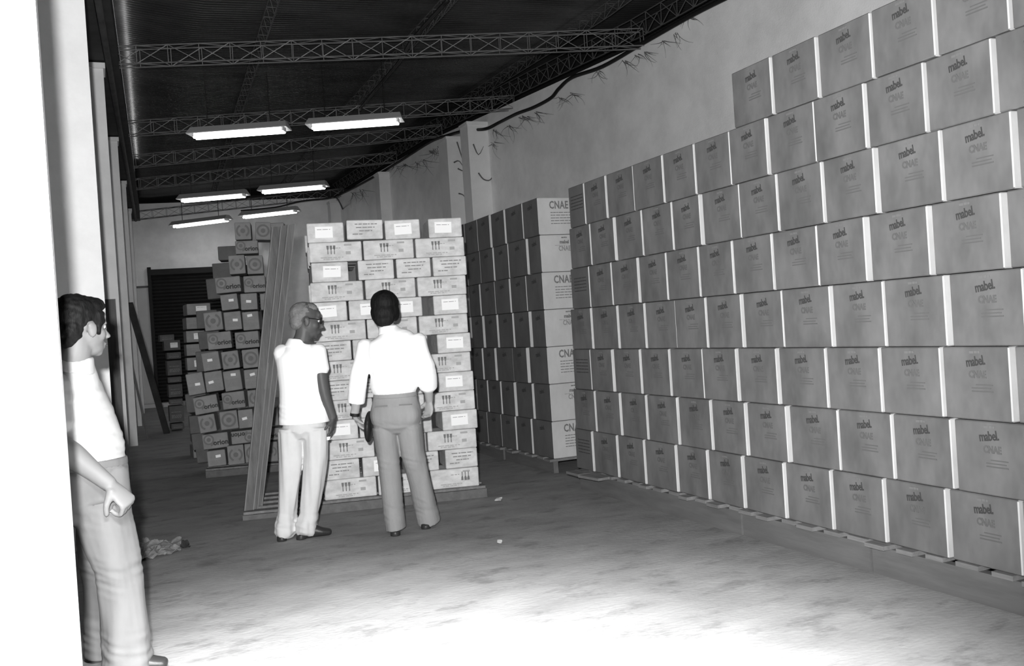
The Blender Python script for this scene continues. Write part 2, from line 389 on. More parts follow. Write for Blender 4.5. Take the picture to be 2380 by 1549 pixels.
c2 = [onZ(px, py, 4.62) for px, py in [(560, 490), (640, 482), (700, 468), (755, 462), (782, 460), (801, 497)]]
tag(put('cable', sweep(c2, .018), MT['black'], smooth=True), 'thin black cable drooping along the farthest truss to the right corner', 'cable')
pc = [onZ(px, py, 4.86) for px, py in [(1040, 0), (960, 90), (930, 140), (880, 200), (835, 255)]]
tag(put('cable', sweep(pc, .022), MT['black'], smooth=True), 'black cable slung along the middle roof joist', 'cable')
# cobweb and dead creeper wisps on the right wall and pilasters
wb_ = MB(); rnd = random.Random(3)
seeds = [(1300, 225), (1330, 215), (1245, 260), (1225, 270), (1480, 125), (1500, 118), (1540, 95), (1450, 140), (1570, 75), (1600, 35), (1390, 165), (1010, 345), (1000, 350), (985, 370), (970, 375), (940, 380), (1020, 340), (920, 385), (1150, 300), (1145, 330), (1180, 290), (820, 445), (840, 440), (1210, 268)]
for sx, sy in seeds:
    for q in range(7):
        a = rnd.uniform(.1, 1.5) if rnd.random() < .75 else rnd.uniform(1.5, 2.6); ln = rnd.uniform(14, 60); px, py = sx + rnd.uniform(-5, 5), sy + rnd.uniform(0, 6); bend = rnd.uniform(-.35, .35); pts = []
        for k in range(6):
            pts.append(wallpt(px, py, .02)); px += math.cos(a) * ln / 6; py += max(.15, math.sin(a)) * ln / 7; a += bend
        r0 = rnd.uniform(.002, .0065); sub = sweep(pts, lambda t, r0=r0: r0 * (1 - t) + .001, 4, 2); wb_.add(sub.v, sub.f)
for pxs, off in (([(1062, 330), (1070, 355), (1075, 372), (1078, 385)], 0), ([(1064, 392), (1078, 398), (1090, 393)], 0), ([(1066, 450), (1078, 455), (1086, 475)], 0), ([(1100, 335), (1112, 360), (1124, 340)], 0), ([(1112, 402), (1124, 417), (1140, 418), (1150, 395), (1152, 375)], 0), ([(1055, 378), (1068, 375), (1082, 400)], 0)):
    ysel = YA - .03 if pxs[0][0] > 1095 else YB - .03
    sub = sweep([onY(px, py, ysel) for px, py in pxs], lambda t: .011 * (1 - t) + .003, 4, 3); wb_.add(sub.v, sub.f)
tag(put('cobweb_wisps', wb_, MT['web']), 'dark dusty cobweb wisps trailing down the right wall and pilasters', 'cobweb', kind='stuff')

# ------------------------------------------------------------------ tube lights
TL = [((453, 318), (660, 303), 'nearest left tube light, in front of the second truss'), ((727, 297), (925, 283), 'nearest right tube light, in front of the second truss'),
      ((425, 467), (567, 455), 'middle left tube light'), ((612, 447), (753, 435), 'middle right tube light under the bright patch of roof'),
      ((407, 527), (527, 512), 'farthest left tube light, before the back wall'), ((568, 505), (686, 492), 'farthest right tube light, before the back wall')]
for a, b, lab in TL:
    A = onZ(*a, 4.28); Bp = onZ(*b, 4.28); A = Vector(A); Bp = Vector(Bp); t = (Bp - A); L = t.length; ang = math.atan2(t.y, t.x)
    root = empty('tube_light', (A + Bp) / 2, ang); tag(root, lab + ', glowing white', 'lamp', 'fluorescent tube lights')
    hb = MB(); z0, z1 = .03, .12; Lh = L / 2 + .04
    hb.add([(-Lh, -.055, z1), (Lh, -.055, z1), (Lh, .055, z1), (-Lh, .055, z1), (-Lh - .03, -.15, z0), (Lh + .03, -.15, z0), (Lh + .03, .15, z0), (-Lh - .03, .15, z0), (-Lh - .03, -.15, z0 - .012), (Lh + .03, -.15, z0 - .012), (Lh + .03, .15, z0 - .012), (-Lh - .03, .15, z0 - .012), (-Lh, -.05, z1 - .012), (Lh, -.05, z1 - .012), (Lh, .05, z1 - .012), (-Lh, .05, z1 - .012)],
           [(0, 1, 2, 3), (0, 4, 5, 1), (1, 5, 6, 2), (2, 6, 7, 3), (3, 7, 4, 0), (4, 8, 9, 5), (5, 9, 10, 6), (6, 10, 11, 7), (7, 11, 8, 4), (8, 12, 13, 9), (9, 13, 14, 10), (10, 14, 15, 11), (11, 15, 12, 8), (12, 15, 14, 13)])
    put('reflector', hb, MT['housing'], root)
    for s in (-1, 1):
        put('tube', MB().bar((-L / 2, s * .048, -.004), (L / 2, s * .048, -.004), .031, 12), MT['tube'], root, smooth=True)
        put('lamp_holder', MB().box((s * (L / 2) - .012, -.08, -.015), (s * (L / 2) + .012, .08, .05)), MT['housing'], root)
        put('hanger_rod', MB().bar((s * L * .35, 0, .1), (s * L * .35, 0, RZ(A.x, A.y) - 4.28), .006, 5), MT['black'], root)

# ------------------------------------------------------------------ prints shared between cartons
P_logo = textmesh('mabel.', .060, MT['ink'], .0014, 'logo_print', .72, 0, .94)
P_small = flat([(-.028, -.005, -.004, .006), (-.001, -.004, .016, .007), (.019, -.004, .03, .006)], MT['inkm'], 'small_print')
P_cnae_g = textmesh('CNAE', .045, MT['inkf'], .0022, 'faint_lettering', .8)
P_blk = flat([(-.055, -.012, .06, -.006), (-.055, .003, .05, .008), (-.03, .018, .06, .023)], MT['inkf'], 'faint_text_block')
P_cnae = textmesh('CNAE', .100, MT['inkm'], .0028, 'lettering', .72, 0, 1.08)
P_cnae_s = textmesh('CNAE', .065, MT['inkg'], .0016, 'lettering', .7, 0, 1.08)
P_logo_e = textmesh('mabel', .045, MT['inkm'], .002, 'logo_print', .9)
def dashes(rows, w, m, seed, hh=.007, name='text_lines'):
    rn = random.Random(seed); R_ = []
    for z, x0, x1 in rows:
        x = x0
        while x < x1:
            l = rn.uniform(.015, .05); R_.append((x, z - hh / 2, min(x + l, x1), z + hh / 2)); x += l + rn.uniform(.004, .009)
    return flat(R_, m, name)
P_lines = dashes([(.075 - k * .026, -.1, .11) for k in range(5)], .2, MT['inkm'], 4)
P_linesf = dashes([(.075 - k * .026, -.1, .11) for k in range(5)], .2, MT['ink'], 4)
P_tiny = dashes([(0, -.05, .06)], .2, MT['inkg'], 9, .004)

# ------------------------------------------------------------------ long right-hand wall of cartons
W1 = float((onZ(1372, 1136, 0)[0] + onZ(2360, 1438, 0)[0]) / 2)
zb = float(np.mean([onX(1379, 1099, W1)[2], onX(2215, 1299, W1)[2]]))
zt7 = float(np.mean([onX(1320, 440, W1)[2], onX(1705, 297, W1)[2], onX(2310, 81, W1)[2]]))
RH = (zt7 - zb) / 7
print('W1', W1, 'zb', zb, 'zt7', zt7, 'RH', RH)
# per row (top->bottom): pixel x of far end, then x (and y) of each joint at its top, with sliver strength 0..3
ROWS = {
 8: [(1699, 172, 0), (1793, 136, 2), (1899, 88, 2), (2025, 30, 2), (2171, -5, 1), (2345, -60, 2)],
 7: [(1319, 440, 0), (1356, 438, 1), (1407, 411, 2), (1470, 388, 1), (1540, 365, 1), (1613, 343, 1), (1694, 305, 1), (1783, 277, 2), (1890, 240, 0), (2012, 197, 2), (2149, 146, 2), (2312, 83, 3)],
 6: [(1321, 525, 0), (1372, 524, 2), (1429, 509, 2), (1492, 494, 2), (1561, 477, 0), (1630, 454, 3), (1716, 436, 0), (1807, 406, 2), (1914, 381, 2), (2040, 343, 3), (2190, 300, 2), (2363, 255, 3)],
 5: [(1324, 620, 0), (1368, 625, 1), (1420, 613, 1), (1483, 603, 2), (1549, 593, 2), (1624, 577, 1), (1704, 562, 2), (1795, 550, 1), (1899, 532, 1), (2018, 507, 3), (2163, 477, 3), (2337, 446, 3)],
 4: [(1326, 714, 0), (1374, 712, 1), (1435, 708, 2), (1498, 706, 2), (1568, 700, 0), (1641, 695, 1), (1725, 688, 2), (1818, 678, 2), (1934, 668, 2), (2056, 656, 2), (2206, 640, 3)],
 3: [(1330, 812, 0), (1371, 811, 1), (1426, 811, 3), (1489, 811, 2), (1557, 810, 2), (1632, 810, 0), (1714, 810, 2), (1809, 810, 3), (1921, 810, 2), (2046, 809, 1), (2190, 808, 2), (2357, 808, 3)],
 2: [(1333, 905, 0), (1384, 909, 2), (1441, 913, 1), (1504, 918, 3), (1576, 924, 2), (1653, 929, 2), (1736, 936, 3), (1833, 946, 3), (1947, 958, 1), (2075, 963, 2), (2219, 975, 3)],
 1: [(1336, 1000, 0), (1377, 1004, 2), (1434, 1013, 2), (1499, 1022, 3), (1571, 1034, 1), (1646, 1045, 3), (1730, 1060, 3), (1825, 1078, 2), (1934, 1100, 2), (2057, 1120, 2), (2206, 1140, 3), (2375, 1170, 2)],
}
rn = random.Random(11)
for r, js in ROWS.items():
    zt = zb + RH * r; z0 = zt - RH
    Y = [float(onX(px, py, W1)[1]) for px, py, s in js]
    ext = 2 if r < 8 else 2
    for k in range(ext): Y.append(Y[-1] - .395)
    st_ = [s for _, _, s in js] + [2] * ext
    for i in range(len(Y) - 1):
        ya, yb = Y[i], Y[i + 1]; gap = (.004, .007, .011, .016)[st_[i + 1]]
        wd = ya - yb - gap; yc = yb + gap + wd / 2
        dep = .40; out = rn.uniform(-.005, .005); h = RH - .004
        turned = (i == 0 and r in (7, 5, 3, 1))
        yawj = (-.002, -.008, -.020, -.036)[st_[i + 1]] + rn.uniform(-.004, .004)
        n = i + 1
        lab = '%s, %s row up, %s from far end of the long stack' % ('turned biscuit carton' if turned else 'biscuit carton', ORD[r], ORD[n])
        if r == 8: lab = 'biscuit carton, %s from far end of the short top row' % ORD[n]
        # local frame: x along +... print faces -Y local; rotate so that -Y local looks to world -X
        o = obj('carton', boxmesh(wd, dep, h, MT['carton2' if turned else 'carton'], m2=MT['carton_lit']), None, (W1 - out + dep / 2, yc, z0 + .002), (0, 0, -PI / 2 + yawj))
        tag(o, lab, 'box', 'biscuit cartons in the long right-hand stack')
        fy = -dep / 2 - .0012
        if turned:
            obj('text_lines', P_linesf, o, (0, fy, h * .52))
        elif wd > .3 or i > 0:
            obj('logo_print', P_logo, o, (-.0 + rn.uniform(-.004, .004), fy, h * .80), (0, -.12, 0))
            obj('small_print', P_small, o, (.0, fy, h * .925))
            obj('faint_lettering', P_cnae_g, o, (.01, fy, h * .62))
            obj('faint_text_block', P_blk, o, (.03, fy, h * .42))
# pallets under it
def pallet(name_lab, y0, y1, xf, h, depth, seed, group='wooden pallets', slat=True):
    rn = random.Random(seed); p = empty('pallet', (xf, y0, 0)); tag(p, name_lab, 'pallet', group)
    st = .022
    for x in (0, depth / 2, depth - .05): put('stringer', MB().box((x, 0, 0), (x + .05, y1 - y0, h - st)), MT['wood'], p)
    y = .01
    while y < y1 - y0 - .08:
        w_ = rn.uniform(.10, .15); pr = rn.choice([.0, .015, .03, .05])
        put('deck_board', MB().box((-pr, y, h - st), (depth, min(y + w_, y1 - y0), h)), MT['woodl'], p); y += w_ + rn.uniform(.04, .09)
    return p
ye = float(onX(1350, 1098, W1)[1]); yj1 = float(onX(1730, 1250, W1)[1]); yj2 = float(onX(2030, 1320, W1)[1])
yj3 = float(onX(2290, 1350, W1)[1])
pallet('far pallet under the long right-hand stack, with loose boards sticking out', yj1 + .01, ye, W1 - .01, zb, 1.2, 1)
pallet('middle pallet under the long right-hand stack', yj2 + .01, yj1 - .01, W1 - .01, zb, 1.2, 2)
pallet('near pallet under the long right-hand stack, at the right picture edge', 2.0, yj2 - .01, W1 - .01, zb, 1.2, 3)
for q, (px, py, w_, lab) in enumerate([(1355, 1098, .22, 'loose board end poking out at the far corner of the long stack'), (1390, 1108, .28, 'pale loose board lying askew on the pallet edge')]):
    p = onX(px, py, W1 - .05)
    tag(put('loose_board', MB().box((-.13, -w_ / 2, -.02), (.02, w_ / 2, 0)), MT['woodl'], None, (W1 - .02, p[1], zb - .001), (0, 0, .12 * q)), lab, 'board')

# ------------------------------------------------------------------ second biscuit stack behind (end faces coloured lighter, as if lit)
cnr = onZ(1290, 1100, 0); W2 = float(cnr[0]) + .0; Y2 = float(cnr[1])
zb2 = float(onX(1283, 1067, W2)[2]); zt2 = float(onX(1252, 458, W2)[2]); RH2 = (zt2 - zb2) / 7
print('W2', W2, Y2, zb2, zt2, RH2)
R2 = {7: [1252, 1213, 1174, 1140, 1109, 1080], 6: [1258, 1224, 1182, 1147, 1116, 1086], 5: [1263, 1221, 1185, 1150, 1116, 1088], 4: [1267, 1233, 1193, 1158, 1125, 1095],
      3: [1272, 1228, 1191, 1153, 1122, 1095], 2: [1275, 1238, 1199, 1165, 1133, 1105], 1: [1280, 1235, 1198, 1164, 1131, 1105]}
for r, xs_ in R2.items():
    z0 = zb2 + RH2 * (r - 1); pym = 458 + (7 - r) * 87 - 0
    Y = []
    for i, px in enumerate(xs_):
        # joint height in picture at row top: iterate on X plane
        p = onX(px, pym, W2)
        for _ in range(3):
            rr = ray(px, pym); pym2 = pym + (p[2] - (z0 + RH2)) * 235; p = onX(px, pym2, W2)
        Y.append(float(p[1]))
    Y[0] = Y2; Y.append(Y[-1] + .4)
    for i in range(len(Y) - 1):
        g_ = rn.choice([.004, .012, .018]); wd = Y[i + 1] - Y[i] - g_
        if wd < .2: wd = .37
        h = RH2 - .004; dep = .40; out = rn.uniform(-.004, .01)
        yc = Y[i] + g_ * (i > 0) + wd / 2
        o = obj('carton', boxmesh(wd, dep, h, MT['carton_dim'], m2=MT['carton_lit']), None, (W2 - out + dep / 2, yc, z0 + .002), (0, 0, -PI / 2 - (rn.choice([.0, .02, .04]) if i else 0)))
        lab = 'biscuit carton in %s row up, %s from near corner of the second stack' % (ORD[r], ORD[i + 1])
        if i == 0: lab = 'end carton lettered in dark capitals, %s row up on the second biscuit stack' % ORD[r]
        tag(o, lab, 'box', 'biscuit cartons in the second stack')
        obj('logo_print', P_logo, o, (0, -dep / 2 - .0012, h * .8), (0, -.12, 0))
        if i == 0:  # end face, coloured as if lit, looks to world -Y = local +X
            ex = wd / 2 + .0012
            if r % 2:
                obj('lettering', P_cnae, o, (ex, .0 + .02, h * .79), (0, 0, PI / 2)); obj('text_lines', P_lines, o, (ex, .03, h * .38), (0, 0, PI / 2))
            else:
                obj('logo_print', P_logo_e, o, (ex, .05, h * .80), (0, 0, PI / 2)); obj('lettering', P_cnae_s, o, (ex, .05, h * .62), (0, 0, PI / 2)); obj('small_print', P_small, o, (ex, .05, h * .92), (0, 0, PI / 2))
                obj('text_lines', P_tiny, o, (ex, .0, h * .71), (0, 0, PI / 2))
def pallet2(lab, y0, y1):
    return pallet(lab, y0, y1, W2 - .02, zb2, 1.2, 5)
pallet2('dark pallet under the near end of the second biscuit stack', Y2 - .02, Y2 + 1.15)
pallet2('dark pallet under the far end of the second biscuit stack', Y2 + 1.2, Y2 + 2.4)

# ------------------------------------------------------------------ pale carton stack in the middle
A0 = np.array(onZ(745, 1195, 0)[:2]); A1 = np.array(onZ(1132, 1155, 0)[:2]); LA = float(np.linalg.norm(A1 - A0)); ua = (A1 - A0) / LA; va_ = np.array([-ua[1], ua[0]])
aang = math.atan2(ua[1], ua[0])
mg = MB(); 
for k in (-1, 0, 1):
    x = k * .026
    mg.add([(x - .010, -.0006, .036), (x + .010, -.0006, .036), (x + .008, -.0006, .010), (x + .003, -.0006, 0), (x + .004, -.0006, -.034), (x - .004, -.0006, -.034), (x - .003, -.0006, 0), (x - .008, -.0006, .010)], [(0, 1, 2, 3, 4, 5, 6, 7)])
P_cups = mg.mesh('goblet_symbols', MT['inkm'])
P_stick = flat([(-.07, -.045, .07, .045)], MT['sticker'], 'white_label', .0009)
P_stick_l = dashes([(.022, -.055, .05)], .1, MT['inkg'], 5, .004, 'label_text')
P_txt = [dashes([(.045, -.08, .1), (.018, -.07, .08), (-.010, -.045, .06), (-.036, -.1, -.02)], .2, MT['inkg'], s, .008) for s in (1, 2, 3)]
P_side = dashes([(.03, -.03, .04), (-.045, -.12, .06), (-.058, -.1, .03)], .2, MT['inkp'], 8, .007)
P_blkd = flat([(-.02, -.04, .02, -.015), (-.03, .03, .03, .045)], MT['inkp'], 'faint_text_block')
LAY = {1: ([(0, .234), (.248, .482), (.493, .722), (.777, 1)], 'stss'), 3: ([(0, .234), (.294, .526), (.542, .768), (.774, 1)], 'sttt'), 5: ([(0, .222), (.232, .465), (.472, .705), (.775, 1)], 'ssss'),
       7: ([(0, .222), (.232, .465), (.472, .715), (.775, 1)], 'ttts'), 9: ([(0, .222), (.232, .465), (.472, .725), (.76, 1)], 'ttts'), 11: ([(0, .225), (.235, .465), (.472, .70), (.765, 1)], 'ssts'), 13: ([(0, .235), (.25, .48), (.52, .74), (.785, 1)], 'tstt')}
BWD = LA - .09; hh = (2.335 - .095) / 14; rn = random.Random(21)
for r in range(1, 15):
    z0 = .095 + (14 - r) * hh; up = 15 - r
    if r % 2: cells, kinds = LAY[r]; dep = .41
    else: cells, kinds = [(0, .333), (.342, .667), (.676, 1)], 'ccc'; dep = .29
    off = .045 + rn.uniform(-.012, .012)
    for i, ((f0, f1), kd) in enumerate(zip(cells, kinds)):
        u0, u1 = off + f0 * BWD, off + f1 * BWD; wd = u1 - u0 - .006; uc = (u0 + u1) / 2; pj = rn.uniform(-.012, .012)
        c = A0 + ua * uc + va_ * (dep / 2 + .03 + pj); h = hh - .003
        o = obj('carton', boxmesh(wd, dep, h, MT['cartonl'], .006), None, (c[0], c[1], z0), (0, rn.uniform(-.004, .004), aang + rn.uniform(-.02, .02)))
        what = {'s': 'pale carton with a white label', 't': 'pale carton printed with text lines', 'c': 'long pale carton with goblet symbols'}[kd]
        tag(o, '%s, %s from left, %s row up, middle stack' % (what, ORD[i + 1], ORD[up]), 'box', 'pale cartons in the middle stack')
        fy = -dep / 2 - .0014
        if r == 1 and i == 1: o.location.z += .012; o.rotation_euler[1] = .02
        if kd == 's':
            s_ = obj('white_label', P_stick, o, (rn.uniform(-.02, .02), fy, h * .52), (0, rn.uniform(-.03, .03), 0)); obj('label_text', P_stick_l, s_, (0, -.0014, 0))
        elif kd == 't': obj('text_lines', P_txt[(r + i) % 3], o, (0, fy, h * .5))
        else:
            inv = (r == 14 and i == 2)
            obj('goblet_symbols', P_cups, o, (-.035 if not inv else .09, fy, h * .6), (0, PI if inv else 0, 0)); obj('text_lines', P_side, o, (0, fy, h * .5)); obj('faint_text_block', P_blkd, o, (.10, fy, h * .6))
    # side columns behind the left corner
    nb = 2 if r % 2 else 3; sd = .41 if r % 2 else .29; sw = .29 if r % 2 else .41; v0 = dep + .03
    for k in range(nb):
        g_ = rn.choice([.008, .02, .035]); v0 += g_
        c = A0 + ua * (off + rn.uniform(-.015, .01) + sw / 2) + va_ * (v0 + sd / 2); v0 += sd
        o = obj('carton', boxmesh(sw, sd, hh - .003, MT['cartonl'], .006), None, (c[0], c[1], z0), (0, 0, aang + rn.uniform(-.02, .02)))
        tag(o, 'shaded side carton of middle stack, %s row up, %s behind its corner' % (ORD[up], ORD[k + 1]), 'box', 'pale cartons in the middle stack')
# its pallet
def palletA(lab, o2, ang, wu, dv, h, seed, group='wooden pallets'):
    p = empty('pallet', (o2[0], o2[1], 0), ang); tag(p, lab, 'pallet', group); rn = random.Random(seed)
    n = max(3, int(dv / .17))
    for x in (0, wu / 2 - .04, wu - .08): put('stringer', MB().box((x, 0.01, 0), (x + .08, dv, h - .02)), MT['wood'], p)
    for k in range(n):
        y = k * (dv - .11) / (n - 1); put('deck_board', MB().box((rn.uniform(-.01, .01), y, h - .02), (wu + rn.uniform(-.01, .02), y + .11, h)), MT['woodl'], p)
    put('front_board', MB().box((0, -.018, .0), (wu, .0, h - .022)), MT['wood'], p)
    return p
palletA('low pallet under the pale cartons in the middle', A0, aang, LA, 1.3, .094, 4)

# left pallet with the leaning planks
L0 = np.array(onZ(565, 1210, 0)[:2]); palletA('low pallet left of the pale cartons, planks standing on it', L0, aang, .56, 1.0, .06, 6)
def lean(b0, b1, t0, t1, yb, yt, th, lab):
    """plank from bottom pixel pair to top pixel pair, bottom at depth yb, top at depth yt"""
    B = [Vector(onY(*q, yb)) for q in (b0, b1)]; T = [Vector(onY(*q, yt)) for q in (t0, t1)]
    wdir = ((B[1] - B[0]) + (T[1] - T[0])).normalized(); ld = ((T[0] + T[1]) / 2 - (B[0] + B[1]) / 2).normalized()
    nrm = wdir.cross(ld).normalized()
    if nrm.y < 0: nrm = -nrm
    o = (B[0] + B[1]) / 2; root = empty('plank', o); tag(root, lab, 'plank', 'long dark planks leaning by the pale stack')
    P = [B[0], B[1], B[1] + nrm * th, B[0] + nrm * th, T[0], T[1], T[1] + nrm * th, T[0] + nrm * th]; P = [p - o for p in P]
    put('plank_face', MB().hexa(P), MT['plank'], root)
    for s in (0, 1):
        w1 = (B[1 - s] - B[s]).normalized() * .009; w2 = (T[1 - s] - T[s]).normalized() * .009; n2 = nrm * .006
        Q = [B[s] - n2, B[s] + w1 - n2, B[s] + w1 + n2, B[s] + n2, T[s] - n2, T[s] + w2 - n2, T[s] + w2 + n2, T[s] + n2]
        put('raised_edge', MB().hexa([q - o for q in Q]), MT['edge'], root)
lean((567, 1192), (590, 1190), (632, 528), (656, 526), 7.86, 8.15, .02, 'left dark plank, leaning from the low pallet up to the right')
lean((586, 1186), (600, 1184), (652, 526), (671, 522), 7.92, 8.08, .02, 'middle dark plank of the leaning bundle')
lean((597, 1178), (610, 1176), (668, 524), (687, 520), 8.0, 8.02, .02, 'right dark plank of the leaning bundle, nearest the pale cartons')

# ------------------------------------------------------------------ ring-marked carton stack behind
O0 = onZ(470, 1090, .1); O1 = onZ(640, 1075, .1); uo = np.array([O1[0] - O0[0], O1[1] - O0[1]]); uo /= np.linalg.norm(uo); vo = np.array([-uo[1], uo[0]]); oang = math.atan2(uo[1], uo[0])
def opl(px, py, back=0.):
    p = onP(px, py, (O0[0] + vo[0] * back, O0[1] + vo[1] * back, 0), (vo[0], vo[1], 0)); return p
def ringset(full, w):
    r = w * .5
    if full: parts = [(r * .60, r * .84, 0, 2 * PI, 0, 0)]
    else: parts = [(r * .60, r * .84, .5, PI - .45, 0, 0), (r * .60, r * .84, PI + .45, 2 * PI - .5, 0, 0)]
    return ringmesh(parts + [(0, r * .30, 0, 2 * PI, 0, 0)], MT['inkm'], 'ring_symbol')
P_rf = ringset(True, .2); P_rb = ringset(False, .2)
P_lr = ringmesh([(.040, .056, 0, 2 * PI, -.055, .015), (0, .022, 0, 2 * PI, -.055, .015), (.056, .075, 2.0, 2.9, -.055, .015)], MT['inkm'], 'ring_symbol')
P_orion = textmesh('orion', .075, MT['ink'], .0025, 'lettering', .95)
P_sl = dashes([(.02, -.07, .07), (-.035, -.07, .07), (-.05, -.07, .06), (-.02, -.07, .07)], .2, MT['inkg'], 12, .009)
P_ss = flat([(-.026, -.014, .026, .014)], MT['sticker'], 'small_label', .0009)
OB = [  # zoom coords x0,x1,y0,y1,kind,tilt deg, label words
 ('top', 'left', 360, 455, 65, 170, 'b', 0), ('top', 'middle', 475, 568, 62, 170, 'f', -4), ('top', 'right', 575, 655, 66, 170, 'p', 0),
 ('second', 'only', 362, 495, 172, 252, 'l', 0),
 ('third', 'left', 325, 422, 255, 370, 'b', 2), ('third', 'right', 430, 525, 258, 370, 'f', 0),
 ('fourth', 'left', 255, 405, 382, 478, 'l', 3), ('fourth', 'right', 413, 540, 376, 476, 'l', 0),
 ('fifth', 'left', 287, 390, 482, 578, 's', 5), ('fifth', 'middle', 397, 495, 478, 578, 's', 0), ('fifth', 'right', 510, 600, 478, 578, 's', 0),
 ('sixth', 'left', 190, 300, 585, 698, 'b', 4), ('sixth', 'middle', 305, 408, 583, 695, 's', 3), ('sixth', 'right', 414, 512, 583, 695, 's', 2),
 ('seventh', 'left', 203, 345, 702, 806, 'l', 3), ('seventh', 'right', 365, 505, 700, 800, 'l', 2),
 ('eighth', 'left', 180, 288, 818, 930, 's', 7), ('eighth', 'middle', 292, 395, 812, 920, 'b', 5), ('eighth', 'right', 405, 505, 802, 915, 'f', 3),
 ('ninth', 'first', 90, 195, 938, 1070, 's', 8), ('ninth', 'second', 193, 300, 930, 1052, 's', 5), ('ninth', 'third', 304, 412, 925, 1048, 's', 6), ('ninth', 'fourth', 422, 520, 918, 1035, 's', 2),
 ('tenth', 'left', 125, 270, 1073, 1180, 'l', 8), ('tenth', 'middle', 294, 430, 1050, 1152, 'l', 4), ('tenth', 'right', 442, 540, 1038, 1140, 'b', 2),
 ('eleventh', 'left', 158, 262, 1182, 1290, 'b', 8), ('eleventh', 'middle', 276, 382, 1160, 1272, 'f', 4), ('eleventh', 'right', 386, 475, 1152, 1265, 's', 2), ('eleventh', 'far right', 560, 615, 1140, 1250, 'p', 0),
 ('twelfth', 'left', 178, 332, 1292, 1385, 'l', 4), ('twelfth', 'middle', 340, 480, 1274, 1352, 'u', 2), ('twelfth', 'right', 520, 640, 1262, 1335, 'l', 0),
 ('bottom', 'first', 205, 315, 1388, 1485, 's', 3), ('bottom', 'second', 320, 418, 1358, 1476, 'b', 2), ('bottom', 'third', 422, 520, 1350, 1466, 'f', 1), ('bottom', 'fourth', 535, 610, 1340, 1460, 'b', 0)]
rn = random.Random(5)
for row, pos, x0, x1, y0, y1, kd, tl in OB:
    cx_, cy_ = 400 + (x0 + x1) / 2 / 2.497, 490 + (y0 + y1) / 2 / 2.497
    p = opl(cx_, cy_); q = opl(cx_ + 10, cy_); s = 10 / np.linalg.norm(q - p)
    wd, h = (x1 - x0) / 2.497 / s, (y1 - y0) / 2.497 / s
    tl_ = math.radians(tl); wd -= h * abs(math.sin(tl_)) * .3
    dep = .30; c = p[:2] + vo * (dep / 2 + rn.uniform(-.03, .03))
    o = obj('carton', boxmesh(wd - .004, dep, h - .004, MT['cartono'], .006), None, (0, 0, 0), (0, -tl_ * .8, oang + rn.uniform(-.06, .06)))
    bpy_off = h / 2; o.location = (c[0], c[1], p[2] - h / 2 + .002)
    what = {'b': 'carton with a broken ring mark', 'f': 'carton with a full ring mark', 'l': 'carton with ring and lettering', 'u': 'carton with upside-down lettering', 's': 'carton with a small white label', 'p': 'plain carton'}[kd]
    rw = (row + ' row') if row in ('top', 'bottom') else (row + ' row from top')
    tag(o, '%s, %s in %s, tall leaning stack' % (what, pos, rw), 'box', 'ring-marked cartons in the leaning stack')
    fy = -dep / 2 - .0014; k = min(wd, h) / .2
    if kd in 'bf': obj('ring_symbol', P_rb if kd == 'b' else P_rf, o, (0, fy, h * .5), (0, rn.choice([0, 0, PI]) if kd == 'b' else 0, 0)).scale = (k, 1, k)
    if kd in 'lu':
        e = (0, PI if kd == 'u' else 0, 0); f_ = -1 if kd == 'u' else 1; k2 = wd / .27
        obj('ring_symbol', P_lr, o, (-.012 * f_, fy, h * .52), e).scale = (k2, 1, k2); obj('lettering', P_orion, o, (.055 * f_ * k2, fy - .0008, h * (.52 - .16 * f_)), e).scale = (k2, 1, k2)
    if kd == 's':
        obj('text_lines', P_sl, o, (0, fy, h * .45)); obj('small_label', P_ss, o, (rn.uniform(-.03, .03), fy - .001, h * rn.uniform(.45, .8)), (0, rn.uniform(-.2, .1), 0))
# shaded cartons showing past the left side of that stack
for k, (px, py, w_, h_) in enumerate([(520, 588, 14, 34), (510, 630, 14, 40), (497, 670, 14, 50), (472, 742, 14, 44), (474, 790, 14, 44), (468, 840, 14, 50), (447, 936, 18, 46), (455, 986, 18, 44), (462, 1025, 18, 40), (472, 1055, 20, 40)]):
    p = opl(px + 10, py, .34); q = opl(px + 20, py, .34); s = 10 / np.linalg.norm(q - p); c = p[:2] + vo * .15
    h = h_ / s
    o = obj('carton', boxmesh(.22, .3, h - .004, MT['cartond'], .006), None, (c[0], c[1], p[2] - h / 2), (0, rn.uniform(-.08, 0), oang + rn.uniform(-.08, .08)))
    tag(o, 'shaded carton peeping out behind left side of the leaning stack, %s from top' % ORD[k + 1], 'box', 'shaded cartons behind the leaning stack')
palletA('pallet under the tall leaning stack', opl(478, 1092)[:2], oang, .78, .9, .09, 9)
# dim stack C between the leaning stack and the shutter, and the small far stack D
def dimstack(boxes, yplane, dep, stack, cat, labs, mname='cartono', group=None, ladder=False):
    for i, (x0, x1, y0, y1, stk) in enumerate(boxes):
        a = onY(x0, y1, yplane); b = onY(x1, y0, yplane); wd = abs(b[0] - a[0]); h = abs(b[2] - a[2])
        o = obj('carton', boxmesh(wd - .004, dep, h - .004, MT[mname], .006), None, ((a[0] + b[0]) / 2, yplane + dep / 2, min(a[2], b[2])), (0, 0, rn.uniform(-.05, .05)))
        tag(o, labs % ORD[i + 1], 'box', group)
        if stk: 
            s_ = obj('white_label', P_stick, o, (0.03 * stk, -dep / 2 - .0014, h * .5)); s_.scale = (wd * .45 / .14, 1, h * .5 / .09)
            obj('label_text', P_stick_l, s_, (0, -.0014, 0))
        else: obj('text_lines', P_sl, o, (0, -dep / 2 - .0014, h * .5)).scale = (wd / .2, 1, h / .2)
